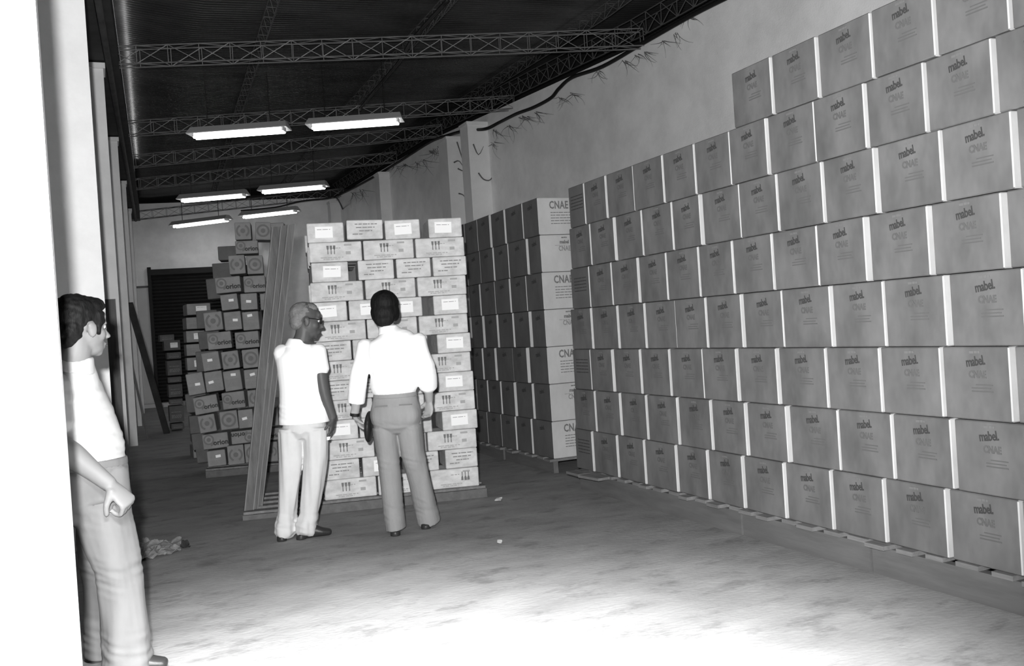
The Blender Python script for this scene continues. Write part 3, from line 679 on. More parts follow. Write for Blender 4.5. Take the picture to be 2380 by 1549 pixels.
dimstack([(433, 487, 704, 733, 1), (432, 475, 736, 766, 0), (433, 475, 767, 797, 1), (434, 476, 798, 828, 0), (436, 476, 829, 862, 1), (440, 480, 863, 895, 0), (442, 484, 896, 930, 0), (444, 488, 931, 965, 0), (446, 492, 966, 1000, 0), (448, 494, 1001, 1033, 0), (449, 496, 1034, 1066, 0)], 12.6, .4, 'C', 'box', 'dim carton, %s from top of the column left of the leaning stack', group='cartons in the dim column')
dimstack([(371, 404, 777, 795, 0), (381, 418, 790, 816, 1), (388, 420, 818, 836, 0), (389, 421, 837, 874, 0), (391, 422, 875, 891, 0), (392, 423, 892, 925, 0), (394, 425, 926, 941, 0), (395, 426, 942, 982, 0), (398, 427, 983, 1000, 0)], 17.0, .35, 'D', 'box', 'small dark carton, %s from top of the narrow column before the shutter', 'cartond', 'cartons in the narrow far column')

# ------------------------------------------------------------------ leaning poles, dark board, litter
def stick(a, b, ya, yb, r, m, name, lab, cat, flatb=None):
    A_ = Vector(onY(*a, ya)); B_ = Vector(onY(*b, yb)); o = A_.copy()
    mb = MB().rod((0, 0, 0), B_ - A_, flatb, r) if flatb else MB().bar((0, 0, 0), B_ - A_, r, 8)
    tag(put(name, mb, m, None, o), lab, cat)
g0 = onZ(388, 1008, 0); stick((388, 1008), (301, 705), float(g0[1]), 15.6, .05, MT['beam'], 'timber_post', 'thick dark timber leaning against the third pillar', 'timber', .09)
g0 = onZ(343, 1018, 0); stick((343, 1018), (306, 850), float(g0[1]), 15.6, .014, MT['edge'], 'pole', 'thin pole leaning beside the thick dark timber', 'pole')
bx = onY(272, 695, 11.17); bl = MB().box((-.34, -.02, 0), (.0, .0, bx[2])); tag(put('dark_board', bl, MT['plank'], None, (float(XL(11.2)) - .035, 11.195, 0)), 'tall dark board standing against the second white pillar', 'board')
# crumpled plastic sheet on the floor
def sheet(name, pxs, z, m, amp, n, lab, cat, seed=1):
    c = [np.array(onZ(*p, 0)) for p in pxs]; rn = random.Random(seed); mb = MB()
    for j in range(n + 1):
        for i in range(n + 1):
            s, t = i / n, j / n; p = (c[0] * (1 - s) + c[1] * s) * (1 - t) + (c[3] * (1 - s) + c[2] * s) * t
            nz = noise.noise(Vector((p[0] * 9, p[1] * 9, seed))); n2 = abs(noise.noise(Vector((p[0] * 22, p[1] * 14, seed + 5))))
            mb.v.append((p[0] + .02 * nz, p[1] + .02 * nz, .004 + z + amp * abs(nz) + amp * .8 * n2))
    for j in range(n):
        for i in range(n): a = j * (n + 1) + i; mb.f.append((a, a + 1, a + n + 2, a + n + 1))
    o0 = Vector(mb.v[0]); o0.z = 0; mb.v = [tuple(Vector(v) - o0) for v in mb.v]
    o = obj(name, mb.mesh(name, m, False), None, o0); sm = o.modifiers.new('t', 'SOLIDIFY'); sm.thickness = .002
    tag(o, lab, cat); return o
sheet('plastic_sheet', [(300, 1312), (420, 1288), (420, 1262), (315, 1264)], 0, MT['plastic'], .05, 22, 'crumpled sheet of plastic lying on the floor by the left man', 'sheet', 2)
sheet('dark_rag', [(418, 1276), (441, 1278), (440, 1264), (424, 1264)], 0, MT['beam'], .04, 8, 'small dark scrap beside the crumpled plastic sheet', 'scrap', 3)
sheet('paper_scrap', [(1154, 1265), (1167, 1265), (1167, 1259), (1155, 1259)], 0, MT['paper'], .01, 4, 'small white paper scrap on the open floor', 'scrap', 4)
sheet('paper_scrap', [(1150, 1166), (1166, 1168), (1168, 1160), (1156, 1160)], 0, MT['paper'], .02, 4, 'torn paper scrap at the right corner of the middle pallet', 'scrap', 6)
#PEOPLE
# ------------------------------------------------------------------ people
def tube(pts, n=18, ax=(1, 0, 0), power=1.0):
    """closed lofted limb; pts = [(x,y,z), r_side, r_depth] with r_side along ax"""
    P = [Vector(p[0]) for p in pts]; v = []; f = []
    a = Vector(ax)
    for i, p in enumerate(P):
        t = (P[min(i + 1, len(P) - 1)] - P[max(i - 1, 0)]).normalized()
        e = (a - t * a.dot(t)); e = e.normalized() if e.length > 1e-4 else t.orthogonal().normalized(); g = t.cross(e).normalized()
        for k in range(n):
            q = 2 * PI * k / n; c, s = math.cos(q), math.sin(q)
            if power != 1: c = math.copysign(abs(c) ** power, c); s = math.copysign(abs(s) ** power, s)
            v.append(tuple(p + e * c * pts[i][1] + g * s * pts[i][2]))
    for i in range(len(P) - 1):
        for k in range(n): f.append((i * n + k, i * n + (k + 1) % n, (i + 1) * n + (k + 1) % n, (i + 1) * n + k))
    v.append(tuple(P[0])); v.append(tuple(P[-1])); c0, c1 = len(v) - 2, len(v) - 1; l = (len(P) - 1) * n
    for k in range(n): f.append((c0, (k + 1) % n, k)); f.append((c1, l + k, l + (k + 1) % n))
    return v, f
def limb(pts, ax=(1, 0, 0), n=16, dens=4):
    """smooth limb with rounded ends through (p, r, r2) stations"""
    Q = []
    for i in range(len(pts) - 1):
        a = pts[max(i - 1, 0)]; b = pts[i]; c = pts[i + 1]; d = pts[min(i + 2, len(pts) - 1)]
        for k in range(dens):
            t = k / dens
            def cr(a_, b_, c_, d_): return .5 * (2 * b_ + (c_ - a_) * t + (2 * a_ - 5 * b_ + 4 * c_ - d_) * t * t + (3 * b_ - a_ - 3 * c_ + d_) * t ** 3)
            Q.append((Vector([cr(a[0][j], b[0][j], c[0][j], d[0][j]) for j in range(3)]), max(.002, cr(a[1], b[1], c[1], d[1])), max(.002, cr(a[2], b[2], c[2], d[2]))))
    l = pts[-1]; Q.append((Vector(l[0]), l[1], l[2]))
    t0 = (Q[0][0] - Q[1][0]).normalized(); t1 = (Q[-1][0] - Q[-2][0]).normalized()
    pre = [(Q[0][0] + t0 * Q[0][2] * k1 * .6, Q[0][1] * k2, Q[0][2] * k2) for k1, k2 in ((.95, .35), (.7, .72))]
    post = [(Q[-1][0] + t1 * Q[-1][2] * k1 * .6, Q[-1][1] * k2, Q[-1][2] * k2) for k1, k2 in ((.7, .72), (.95, .35))]
    return tube(pre + Q + post, n, ax)
def ell(c, rx, ry, rz, rot=None, n=20, m=14):
    v = []; f = []; Rm = rot if rot is not None else Matrix.Identity(3)
    for i in range(m + 1):
        a = PI * i / m
        for k in range(n):
            b = 2 * PI * k / n; v.append(tuple(Vector(c) + Rm @ Vector((rx * math.sin(a) * math.cos(b), ry * math.sin(a) * math.sin(b), rz * math.cos(a)))))
    for i in range(m):
        for k in range(n): f.append((i * n + k, i * n + (k + 1) % n, (i + 1) * n + (k + 1) % n, (i + 1) * n + k))
    return v, f
def cut(v, f, z=None): return v, f
def weld(parts, voxel, smooth, name, m, disp=None):
    mb = MB()
    for v, f in parts: mb.add(v, f)
    me = mb.mesh(name, None); fixn(me); bm = bmesh.new(); bm.from_mesh(me); bmesh.ops.remove_doubles(bm, verts=bm.verts, dist=1e-5); bm.to_mesh(me); bm.free()
    o = bpy.data.objects.new('t', me); COL.objects.link(o)
    r = o.modifiers.new('r', 'REMESH'); r.mode = 'VOXEL'; r.voxel_size = voxel
    s = o.modifiers.new('s', 'SMOOTH'); s.factor = .5; s.iterations = smooth
    dg = bpy.context.evaluated_depsgraph_get(); out = bpy.data.meshes.new_from_object(o.evaluated_get(dg))
    bpy.data.objects.remove(o); bpy.data.meshes.remove(me); out.name = name; out.materials.clear(); out.materials.append(m)
    if disp:
        nv = len(out.vertices); nr = [v.normal.copy() for v in out.vertices]
        for v, n_ in zip(out.vertices, nr):
            d = disp(v.co, n_)
            if d: v.co += n_ * d
    out.polygons.foreach_set('use_smooth', [True] * len(out.polygons)); out.update(); return out
def folds(zlo, zhi, amp, fx=14., fz=3., seed=0, zones=()):
    """cloth folds: drapes stretched along the height plus crease zones (z, half width, amplitude)"""
    def d(p, n):
        if p.z < zlo or p.z > zhi: return 0
        a = noise.noise(Vector((p.x * fx, p.y * fx, p.z * fz + seed))) * amp
        for z, hw, am in zones:
            k = max(0, 1 - abs(p.z - z) / hw)
            if k: a += am * k * noise.noise(Vector((p.x * 9 + seed, p.y * 9, p.z * 42 + p.x * 14)))
        return a
    return d
def clip(me, zlo=None, zhi=None):
    bm = bmesh.new(); bm.from_mesh(me)
    if zlo is not None: bmesh.ops.bisect_plane(bm, geom=list(bm.verts) + list(bm.edges) + list(bm.faces), plane_co=(0, 0, zlo), plane_no=(0, 0, 1), clear_inner=True)
    if zhi is not None: bmesh.ops.bisect_plane(bm, geom=list(bm.verts) + list(bm.edges) + list(bm.faces), plane_co=(0, 0, zhi), plane_no=(0, 0, 1), clear_outer=True)
    bm.to_mesh(me); bm.free(); return me
def head_parts(c, yaw, pitch, k=1.0, nosek=1.0):
    """head centred at c; forward = +y rotated by yaw about z (0 = away), pitch = nod down"""
    Rm = Matrix.Rotation(yaw, 3, 'Z') @ Matrix.Rotation(-pitch, 3, 'X'); C = Vector(c)
    def T(p): return tuple(C + Rm @ (Vector(p) * k))
    def E(p, a, b, cc): return ell(T(p), a * k, b * k, cc * k, Rm)
    parts = [E((0, -.012, .035), .078, .098, .088), E((0, .025, -.025), .066, .072, .085), E((0, .040, -.075), .047, .055, .042),
             E((0, .072, -.098), .024, .022, .02), E((.040, .055, -.028), .026, .028, .03), E((-.040, .055, -.028), .026, .028, .03),
             E((0, .075, .018), .058, .022, .016), E((0, .078, .045), .05, .02, .03),
             limb([(T((0, .090, .008)), .010 * k, .010 * k), (T((0, .106 + .006 * nosek, -.022)), .012 * k, .013 * k), (T((0, .108 + .01 * nosek, -.036)), .019 * k, .015 * k)], n=10),
             E((0, .094, -.066), .026, .014, .009), E((0, .091, -.080), .024, .014, .009)]
    for s in (-1, 1):
        parts.append(ell(T((s * .082, -.004, -.012)), .011 * k, .020 * k, .033 * k, Rm @ Matrix.Rotation(s * -.35, 3, 'Z'), 12, 10))
        parts.append(ell(T((s * .086, -.012, .004)), .008 * k, .014 * k, .016 * k, Rm, 10, 8))
    return parts, T, Rm
def hand_parts(w, d, pn, curl, thumb_side, k=1., spread=.012, grip=0.):
    """hand from wrist w, pointing along d, palm normal pn (fingers curl towards pn); thumb_side +-1"""
    w = Vector(w); d = Vector(d).normalized(); pn = Vector(pn); pn = (pn - d * pn.dot(d)).normalized(); s = d.cross(pn).normalized() * thumb_side
    parts = [limb([(w - d * .03, .026 * k, .020 * k), (w + d * .01, .028 * k, .018 * k), (w + d * .05 * k, .039 * k, .016 * k), (w + d * .088 * k, .040 * k, .013 * k)], ax=tuple(s), n=14)]
    for i, (off, ln) in enumerate(((.030, .074), (.010, .083), (-.011, .077), (-.030, .060))):
        p = w + d * .082 * k + s * off * k; dd = (d + s * off * spread * 30 * .1).normalized(); q = [(p - dd * .012, .0095 * k, .0095 * k)]; a = 0
        for j, (fr, c_) in enumerate(((.45, curl[0]), (.30, curl[1]), (.25, curl[2]))):
            q.append((p, .0092 * k - j * .0008, .0092 * k - j * .0008)); a += c_ * (1 + .06 * i)
            t = (dd * math.cos(a) + pn * math.sin(a)); p = p + t * ln * fr * k
        q.append((p, .0070 * k, .0070 * k)); parts.append(limb(q, n=10, dens=3))
    b = w + d * .022 * k + s * .024 * k; t = (d * .62 + s * .62 + pn * (.35 + grip)).normalized(); t2 = (d * .85 + s * .12 + pn * (.45 + grip)).normalized()
    parts.append(limb([(b - t * .01, .016 * k, .014 * k), (b + t * .030 * k, .0125 * k, .012 * k), (b + t * .048 * k, .0105 * k, .0105 * k), (b + t * .048 * k + t2 * .030 * k, .0090 * k, .0090 * k)], n=10, dens=3))
    return parts
def person(px0, pyb, s, label, lean=.065):
    base = onZ(px0, pyb, 0); o = None
    d = math.atan2(R[0, 2], R[1, 2])
    def q(px, py, y=0.): z = (pyb - py) / s; x = (px - px0 + lean * (pyb - py)) / s; f = 1 + y / 7.; return (x * f, y, H + (z - H) * f if y else z)
    return base, -d, q
def finish(body, base, rz, label, pose=None):
    o = obj('person', body, None, (base[0], base[1], 0), (0, 0, rz)); tag(o, label, 'person'); return o
def shoe(ank, fwd, L=.27):
    a = Vector(ank); f = Vector(fwd).normalized()
    z = lambda p, h: (p.x, p.y, h)
    return [limb([(z(a - f * .05, .045), .036, .042), (z(a + f * .03, .048), .038, .046), (z(a + f * .09, .036), .044, .034), (z(a + f * .145, .028), .038, .025)], ax=(-f.y, f.x, 0), n=14), 
            tube([(z(a - f * .055, .0), .036, .036), (z(a - f * .055, .03), .034, .034)], 14)]
def gaze(fx, fy): return math.atan2(-fx, fy)

# --- young man, back to us, pouch in his left hand
B_, RZ_, q = person(935, 1240, 337, '')
Lx = lambda px, py, y=0.: q(px, py, y)
head_c = Vector(q(894, 712)); head_c.y = .03
hp, T, Rm = head_parts(head_c, gaze(.05, 1), .22, 1.02)
sh_l, sh_r = Vector(q(851, 790)), Vector(q(970, 783))
neck = [limb([((.0, .0, 1.36), .066, .06), (head_c + Vector((0, -.02, -.10)), .058, .058), (head_c + Vector((0, -.005, -.02)), .055, .06)])]
el_l, wr_l = Vector(q(833, 866, -.02)), Vector(q(822, 952, .02)); el_r, wr_r = Vector(q(995, 860, -.03)), Vector(q(995, 930, .10))
torso = limb([((.012, 0, .80), .16, .115), ((.012, 0, .96), .145, .10), ((.015, 0, 1.12), .155, .105), ((.018, 0, 1.28), .185, .115), ((.02, 0, 1.37), .15, .09), ((.01, 0, 1.42), .07, .06)], n=24)
arms = [limb([(sh_l, .046, .046), (sh_l.lerp(el_l, .5), .042, .042), (el_l, .038, .040), (el_l.lerp(wr_l, .4), .038, .038), (wr_l, .028, .026)]), limb([(sh_r, .046, .046), (sh_r.lerp(el_r, .5), .042, .042), (el_r, .038, .040), (el_r.lerp(wr_r, .4), .038, .038), (wr_r, .028, .026)])]
legs = [limb([((-.075, 0, .84), .085, .09), ((-.065, .01, .45), .055, .06), ((-.045, 0, .08), .04, .045)]), limb([((.10, .02, .84), .085, .09), ((.13, .08, .45), .055, .06), ((.165, .16, .08), .04, .045)])]
hl = hand_parts(wr_l, (.45, .25, -1), (1, -.2, .25), (.5, .6, .5), 1, 1.02, grip=.25)
hr = hand_parts(wr_r, (-.12, .12, -1), (-.55, -.8, 0), (.5, .75, .5), 1, 1.0)
body = weld([torso] + neck + hp + arms + legs + hl + hr, .0065, 3, 'person', MT['skin_y'])
Y1 = finish(body, B_, RZ_, 'dark-haired person in white shirt and flared grey trousers, back turned, clutching a dark pouch')
# hair: full cap reaching the collar
hr_ = [ell(T((0, -.022, .045)), .100, .112, .098, Rm), ell(T((0, -.045, -.02)), .096, .082, .085, Rm), ell(T((.066, -.01, -.015)), .034, .060, .065, Rm), ell(T((-.066, -.01, -.015)), .034, .060, .065, Rm), ell(T((0, -.058, -.075)), .072, .046, .052, Rm)]
obj('hair', weld(hr_, .006, 2, 'hair', MT['hair'], lambda p, n: .004 * noise.noise(Vector((p.x * 40, p.y * 40, p.z * 12)))), Y1)
# shirt with rolled wide sleeves
st_ = [limb([((.012, 0, .94), .140, .104), ((.012, 0, .985), .147, .110), ((.012, -.003, 1.03), .164, .121), ((.014, 0, 1.14), .165, .118), ((.017, 0, 1.28), .195, .125), ((.018, 0, 1.37), .165, .10), ((.008, .0, 1.425), .075, .07)], n=28),
       limb([(sh_l, .066, .068), (sh_l.lerp(el_l, .5) + Vector((-.004, 0, 0)), .060, .062), (el_l, .062, .062), (el_l.lerp(wr_l, .62), .062, .058), (el_l.lerp(wr_l, .68), .056, .052)], n=18),
       limb([(sh_r, .066, .068), (sh_r.lerp(el_r, .5), .060, .062), (el_r, .064, .064), (el_r.lerp(wr_r, .5), .066, .062), (el_r.lerp(wr_r, .56), .060, .056)], n=18)]
shirt = weld(st_, .007, 3, 'shirt', MT['shirt'], folds(1.03, 1.42, .006, 16, 5, 1, ((1.15, .1, .004),)))
so = obj('shirt', shirt, Y1)
col = [tube([((.0, -.005, 1.40), .076, .072), ((-.005, 0, 1.455), .066, .066)], 24)]
obj('collar', weld(col, .006, 2, 'collar', MT['shirt']), so)
# trousers: fitted hips, flared hems
def P3(px, py, y=0.): return Vector(q(px, py, y))
tl = [(P3(893, 985), .088, .105), (P3(901, 1050), .078, .088), (P3(908, 1125), .073, .080), (P3(914, 1190), .072, .088), (P3(920, 1236), .073, .105)]
tr = [(P3(950, 985, .01), .090, .105), (P3(957, 1050, .04), .083, .09), (P3(973, 1120, .10), .080, .082), (P3(984, 1180, .16), .082, .092), (P3(991, 1226, .19), .087, .108)]
tl = [(tuple(p), a, b) for p, a, b in tl]; tr = [(tuple(p), a, b) for p, a, b in tr]; tr[-1] = ((tr[-1][0][0], tr[-1][0][1], .035), .087, .108); tl[-1] = ((tl[-1][0][0], 0, .032), .073, .105)
hips = limb([((.015, 0, .985), .148, .108), ((.012, 0, .93), .160, .115), ((.010, -.012, .84), .180, .128), ((.008, -.005, .77), .165, .115)], n=28)
bum = [ell((-.065, -.045, .835), .092, .075, .10), ell((.09, -.045, .835), .092, .075, .10)]
trz = weld([hips] + bum + [tube(tl_, 20) for tl_ in (tl, tr)], .007, 3, 'trousers', MT['trous_y'], folds(.03, .9, .007, 15, 2.2, 4, ((.76, .06, .008), (.5, .10, .005), (.16, .12, .005))))
tro = obj('trousers', trz, Y1)
obj('waistband', weld([tube([((.013, 0, .955), .156, .117), ((.013, 0, .99), .152, .114)], 28)], .007, 2, 'waistband', MT['trous_y']), tro)
for s in (-1, 1): put('pocket_welt', MB().box((.012 + s * .085 - .045, -.128, .905), (.012 + s * .085 + .045, -.118, .913)), MT['inkm'], tro)
for a in ((-.045, 0), (.165, .17)): obj('shoe', weld(shoe((a[0], a[1] - .01, 0), (.15 if a[1] else -.1, 1, 0)), .006, 2, 'shoe', MT['shoe']), Y1)
wd_ = (Vector((.45, .25, -1))).normalized()
wa = (wr_l - el_l).normalized(); obj('wristwatch', weld([tube([(wr_l - wa * .012, .034, .032), (wr_l + wa * .012, .034, .032)], 18)], .004, 1, 'wristwatch', MT['black']), Y1)
# pouch held in that hand: thing of its own
pc_ = Vector(q(853, 985, .0)) + Vector((.0, .06, 0))
bm_ = weld([ell((0, 0, 0), .032, .10, .112)], .006, 2, 'pouch', MT['leather'])
pw = Matrix.Rotation(RZ_, 4, 'Z') @ pc_
po = obj('pouch', bm_, None, (B_[0] + pw.x, B_[1] + pw.y, pw.z), (0, .10, RZ_)); tag(po, 'dark oval leather pouch held in the left hand of the dark-haired man', 'bag')

# --- older man in short sleeves, looking right
B_, RZ_, q = person(692, 1252, 335, '')
head_c = Vector(q(711, 737)); fy = gaze(1, .42)
hp, T, Rm = head_parts(head_c, fy, .16, 1.06, .8)
sh_l, sh_r = Vector(q(656, 806, -.02)), Vector(q(742, 806, -.03))
tx = .105
neck = [limb([((tx - .01, .0, 1.34), .066, .064), (head_c + Vector((-.02, -.005, -.11)), .060, .060), (head_c + Vector((-.01, 0, -.03)), .058, .06)])]
torso = limb([((tx, 0, .80), .115, .085), ((tx, 0, .95), .125, .095), ((tx, 0, 1.10), .145, .11), ((tx, 0, 1.25), .165, .115), ((tx, 0, 1.34), .13, .09), ((tx - .01, 0, 1.39), .07, .06)], n=24)
el_r, wr_r = Vector(q(757, 905, -.04)), Vector(q(777, 972, -.02)); el_l, wr_l = Vector((.0, .12, 1.08)), Vector((.08, .24, .97))
arms = [limb([(sh_r, .052, .054), (el_r, .043, .044), (wr_r, .029, .026)]), limb([(sh_l, .052, .054), (el_l, .042, .042), (wr_l, .028, .026)])]
legs = [limb([((.02, 0, .66), .068, .075), ((-.04, .01, .42), .052, .056), ((-.075, 0, .08), .04, .045)]), limb([((.16, 0, .66), .068, .075), ((.12, .0, .42), .052, .056), ((.07, -.01, .08), .04, .045)])]
hr = hand_parts(wr_r, (-.16, .05, -1), (-1, .1, 0), (.35, .45, .35), -1, 1.0)
hl = hand_parts(wr_l, (.6, .8, 0), (.2, 0, -1), (.4, .4, .3), 1, .98)
body = weld([torso] + neck + hp + arms + legs + hl + hr, .0065, 3, 'person', MT['skin_o'])
O1_ = finish(body, B_, RZ_, 'grey-haired person in glasses, white short-sleeved shirt and pale baggy trousers, looking right')
hr_ = [ell(T((0, -.024, .045)), .086, .098, .086), ell(T((0, -.060, -.01)), .074, .050, .062)]
hr_ = [ell(T((0, -.024, .040)), .084, .094, .086, Rm), ell(T((0, -.058, -.012)), .075, .050, .062, Rm), ell(T((0, .018, .080)), .066, .058, .045, Rm)]
obj('hair', weld(hr_, .006, 2, 'hair', MT['hairg'], lambda p, n: .003 * noise.noise(Vector((p.x * 90, p.y * 90, p.z * 90)))), O1_)
def glasses(T, par):
    g = MB()
    for s in (-1, 1):
        pts = [T((s * .034 + .026 * math.cos(a), .098, .006 + .021 * math.sin(a))) for a in [2 * PI * k / 14 for k in range(15)]]
        for a, b in zip(pts, pts[1:]): g.bar(a, b, .0032, 6)
        g.bar(T((s * .060, .096, .012)), T((s * .086, .0, .012)), .0032, 6); g.bar(T((s * .086, .0, .012)), T((s * .084, -.02, -.012)), .003, 6)
    g.bar(T((-.008, .099, .01)), T((.008, .099, .01)), .0032, 6)
    go = put('glasses', g, MT['black'], par)
    for s in (-1, 1):
        l = MB(); l.add([T((s * .034 + .025 * math.cos(a), .0985, .006 + .020 * math.sin(a))) for a in [2 * PI * k / 14 for k in range(14)]] + [T((s * .034 + .025 * math.cos(a), .1005, .006 + .020 * math.sin(a))) for a in [2 * PI * k / 14 for k in range(14)]],
              [tuple(range(14))[::-1], tuple(range(14, 28))] + [(k, (k + 1) % 14, 14 + (k + 1) % 14, 14 + k) for k in range(14)])
        put('lens', l, MT['glass'], go)
glasses(T, O1_)
def face(T, par, eyes=True):
    for s in (-1, 1): obj('eye', weld([ell(T((s * .033, .078, .004)), .0125, .0125, .0115)], .0025, 1, 'eye', MT['eye']), par)
    l = MB(); v, f = limb([(T((-.020, .104, -.073)), .004, .003), (T((0, .110, -.073)), .005, .0045), (T((.020, .104, -.073)), .004, .003)], n=8, dens=3); l.add(v, f); put('lips', l, MT['lip'], par, smooth=True)
face(T, O1_)
st_ = [limb([((tx - .002, 0, .80), .180, .142), ((tx - .002, 0, .90), .174, .136), ((tx, 0, 1.05), .162, .125), ((tx, 0, 1.20), .168, .128), ((tx, 0, 1.30), .168, .115), ((tx - .01, .0, 1.375), .085, .08)], n=28),
       limb([(sh_r, .064, .066), (sh_r.lerp(el_r, .30), .064, .066), (sh_r.lerp(el_r, .52), .066, .066)], n=18), limb([(sh_l, .060, .064), (sh_l.lerp(el_l, .5), .062, .064)], n=18)]
so = obj('shirt', weld(st_, .007, 3, 'shirt', MT['shirt'], folds(.82, 1.4, .006, 14, 2, 7, ((.9, .12, .006),))), O1_)
clip(so.data, zlo=.815)
obj('collar', weld([tube([((tx - .015, -.005, 1.345), .094, .088), ((tx - .005, 0, 1.405), .072, .070)], 24)], .006, 2, 'collar', MT['shirt']), so)
tl = [(q(677, 990), .088, .11), (q(677, 1060), .083, .10), (q(672, 1130), .072, .085), (q(667, 1190), .064, .075), (q(664, 1218), .076, .092), (q(663, 1236), .074, .09), (q(663, 1248), .052, .062)]
tr = [(q(735, 990), .090, .11), (q(735, 1060), .082, .10), (q(729, 1130), .076, .085), (q(720, 1195), .066, .075), (q(713, 1222), .078, .095), (q(712, 1238), .076, .094), (q(711, 1249, -.01), .052, .064)]
hips = limb([((tx, 0, .93), .135, .10), ((tx, 0, .86), .142, .108), ((tx - .005, 0, .76), .160, .122)], n=26)
trz = weld([hips, tube(tl, 20), tube(tr, 20)], .007, 3, 'trousers', MT['trous_o'], folds(.02, .76, .014, 22, 1.1, 11, ((.12, .10, .009),)))
obj('trousers', trz, O1_)
for a, f_ in (((-.085, .0), (.25, 1, 0)), ((.085, -.02), (1, .35, 0))): obj('shoe', weld(shoe((a[0], a[1], 0), f_), .006, 2, 'shoe', MT['shoe']), O1_)
# folded paper in his right hand
pw = Matrix.Rotation(RZ_, 4, 'Z') @ (Vector(q(762, 1020, -.02)))
tag(put('folded_paper', MB().add([(-.03, 0, -.012), (.02, .004, -.012), (.03, 0, .012), (-.02, -.004, .012), (-.03, .003, -.012), (.02, .007, -.012), (.03, .003, .012), (-.02, -.001, .012)], [(0, 1, 2, 3), (7, 6, 5, 4), (4, 5, 1, 0), (5, 6, 2, 1), (6, 7, 3, 2), (7, 4, 0, 3)]), MT['paper'], None, (B_[0] + pw.x, B_[1] + pw.y, pw.z), (0, 0, RZ_)), 'small white folded paper in the right hand of the grey-haired man', 'paper')

# --- man at the left edge, turned right and away
B_, RZ_, q = person(205, 1578, 545, '')
head_c = Vector(q(190, 752, .0)); fy = gaze(.62, 1)
hp, T, Rm = head_parts(head_c, fy, .05, 1.06, 1.0)
cx0 = -.045
neck = [limb([((-.02, .0, 1.30), .068, .066), (head_c + Vector((-.02, -.02, -.11)), .062, .062), (head_c + Vector((-.01, -.01, -.03)), .058, .06)])]
sh = Vector(q(160, 880, -.13)); el = Vector(q(172, 1010, -.17)); wr = Vector(q(283, 1122, -.10)); sh2 = Vector((-.02, .17, 1.30)); el2 = Vector((-.03, .22, 1.03)); wr2 = Vector((.03, .26, .80))
axT = (.5, .866, 0)
def S(px, py, hw, hd, y=.02): return (q(px, py, y), hw, hd)
torso = limb([S(210, 1130, .14, .11), S(200, 1060, .13, .11), S(175, 960, .13, .105), S(148, 890, .14, .095), S(150, 858, .09, .06), S(165, 835, .055, .05)], ax=axT, n=24)
arms = [limb([(sh, .054, .056), (sh.lerp(el, .55), .047, .049), (el, .045, .048), (el.lerp(wr, .3), .054, .050), (el.lerp(wr, .7), .041, .038), (wr, .034, .030)]), limb([(sh2, .052, .054), (el2, .042, .042), (wr2, .028, .026)])]
hd = hand_parts(wr, (.62, .1, -.78), (-.75, .35, -.5), (1.05, 1.3, .9), -1, 1.25, grip=.4)
hd2 = hand_parts(wr2, (0, 0, -1), (-1, 0, 0), (.4, .5, .3), 1, 1.)
legs = [limb([(q(222, 1180, 0), .085, .085), (q(277, 1320, 0), .055, .06), (q(292, 1520, 0), .042, .045)]), limb([(q(205, 1180, .15), .08, .08), (q(188, 1330, .18), .055, .06), (q(172, 1500, .25), .04, .045)])]
body = weld([torso] + neck + hp + arms + legs + hd + hd2, .0065, 3, 'person', MT['skin_3'])
M3 = finish(body, B_, RZ_, 'dark-haired person in pale shirt and light trousers at the left edge, looking away')
hr_ = [ell(T((0, -.026, .050)), .093, .108, .092, Rm), ell(T((0, -.062, -.01)), .084, .060, .070, Rm), ell(T((0, .035, .088)), .076, .062, .042, Rm), ell(T((0, -.075, -.055)), .06, .036, .035, Rm)]
for s in (-1, 1): hr_ += [ell(T((s * .070, .028, .035)), .018, .035, .045, Rm), ell(T((s * .074, .030, -.008)), .010, .012, .026, Rm)]
obj('hair', weld(hr_, .006, 1, 'hair', MT['hair'], lambda p, n: .006 * noise.noise(Vector((p.x * 48, p.y * 48, p.z * 48)))), M3)
face(T, M3)
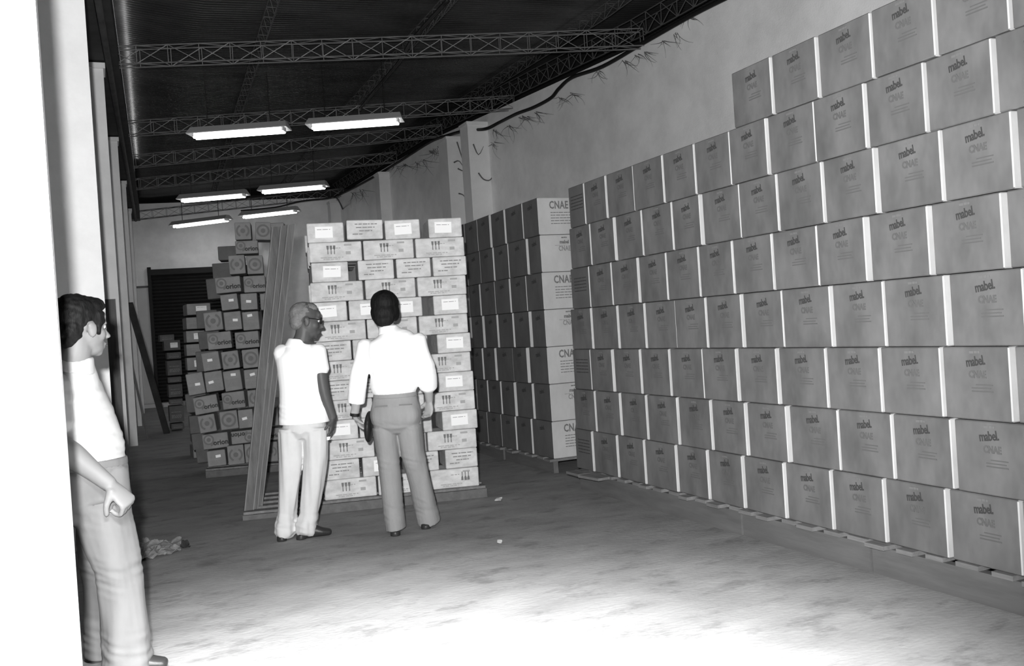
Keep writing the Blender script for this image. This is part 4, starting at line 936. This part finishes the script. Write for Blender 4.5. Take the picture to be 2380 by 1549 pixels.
st_ = [limb([S(203, 1095, .145, .118), S(205, 1045, .150, .130), S(190, 990, .150, .125), S(168, 930, .150, .118), S(150, 885, .155, .108), S(155, 848, .115, .085), S(168, 830, .075, .065)], ax=axT, n=28),
       limb([(sh + Vector((0, 0, .01)), .066, .068), (sh.lerp(el, .4), .070, .072), (sh.lerp(el, .70), .074, .076)], n=18), limb([(sh2, .06, .064), (sh2.lerp(el2, .7), .066, .068)], n=18)]
st_ += [limb([(q(158, 885, .02), .13, .115), (q(165, 852, .015), .105, .10), (q(172, 830, .01), .080, .078)], n=24)]
so = obj('shirt', weld(st_, .007, 3, 'shirt', MT['shirt3'], folds(.85, 1.4, .007, 9, 5, 17, ((1.0, .16, .008), (1.2, .1, .006)))), M3)
obj('collar', weld([tube([(q(170, 852, .0), .094, .090), (q(178, 814, .0), .074, .072)], 24)], .006, 2, 'collar', MT['shirt3']), so)
tf = [(q(232, 1160, .0), .120, .125), (q(252, 1235, .0), .110, .115), (q(277, 1315, .0), .090, .105), (q(283, 1400, .01), .098, .10), (q(289, 1480, .02), .102, .105), (q(294, 1566, .02), .104, .12)]
tb = [(q(200, 1170, .12), .10, .11), (q(193, 1260, .16), .09, .095), (q(190, 1340, .2), .082, .09), (q(183, 1430, .25), .085, .09), (q(180, 1535, .28), .09, .11)]
hips = limb([S(212, 1075, .150, .125), S(216, 1120, .155, .128), S(220, 1180, .155, .130, .04)], ax=axT, n=26)
trz = weld([hips, tube(tf, 20), tube(tb, 20)], .008, 3, 'trousers', MT['trous_3'], folds(.02, .9, .016, 12, 3.2, 23, ((.70, .1, .006), (.46, .12, .008), (.12, .14, .009))))
tro = obj('trousers', trz, M3)
obj('waistband', weld([tube([(q(211, 1082, .02), .155, .13), (q(210, 1062, .02), .153, .128)], 28, ax=axT)], .007, 2, 'waistband', MT['trous_3']), tro)
for p_, f_ in ((q(296, 1545, .02), (1, .25, 0)), (q(182, 1530, .3), (.6, .8, 0))): obj('shoe', weld(shoe((p_[0], p_[1], 0), f_), .007, 2, 'shoe', MT['shoe']), M3)
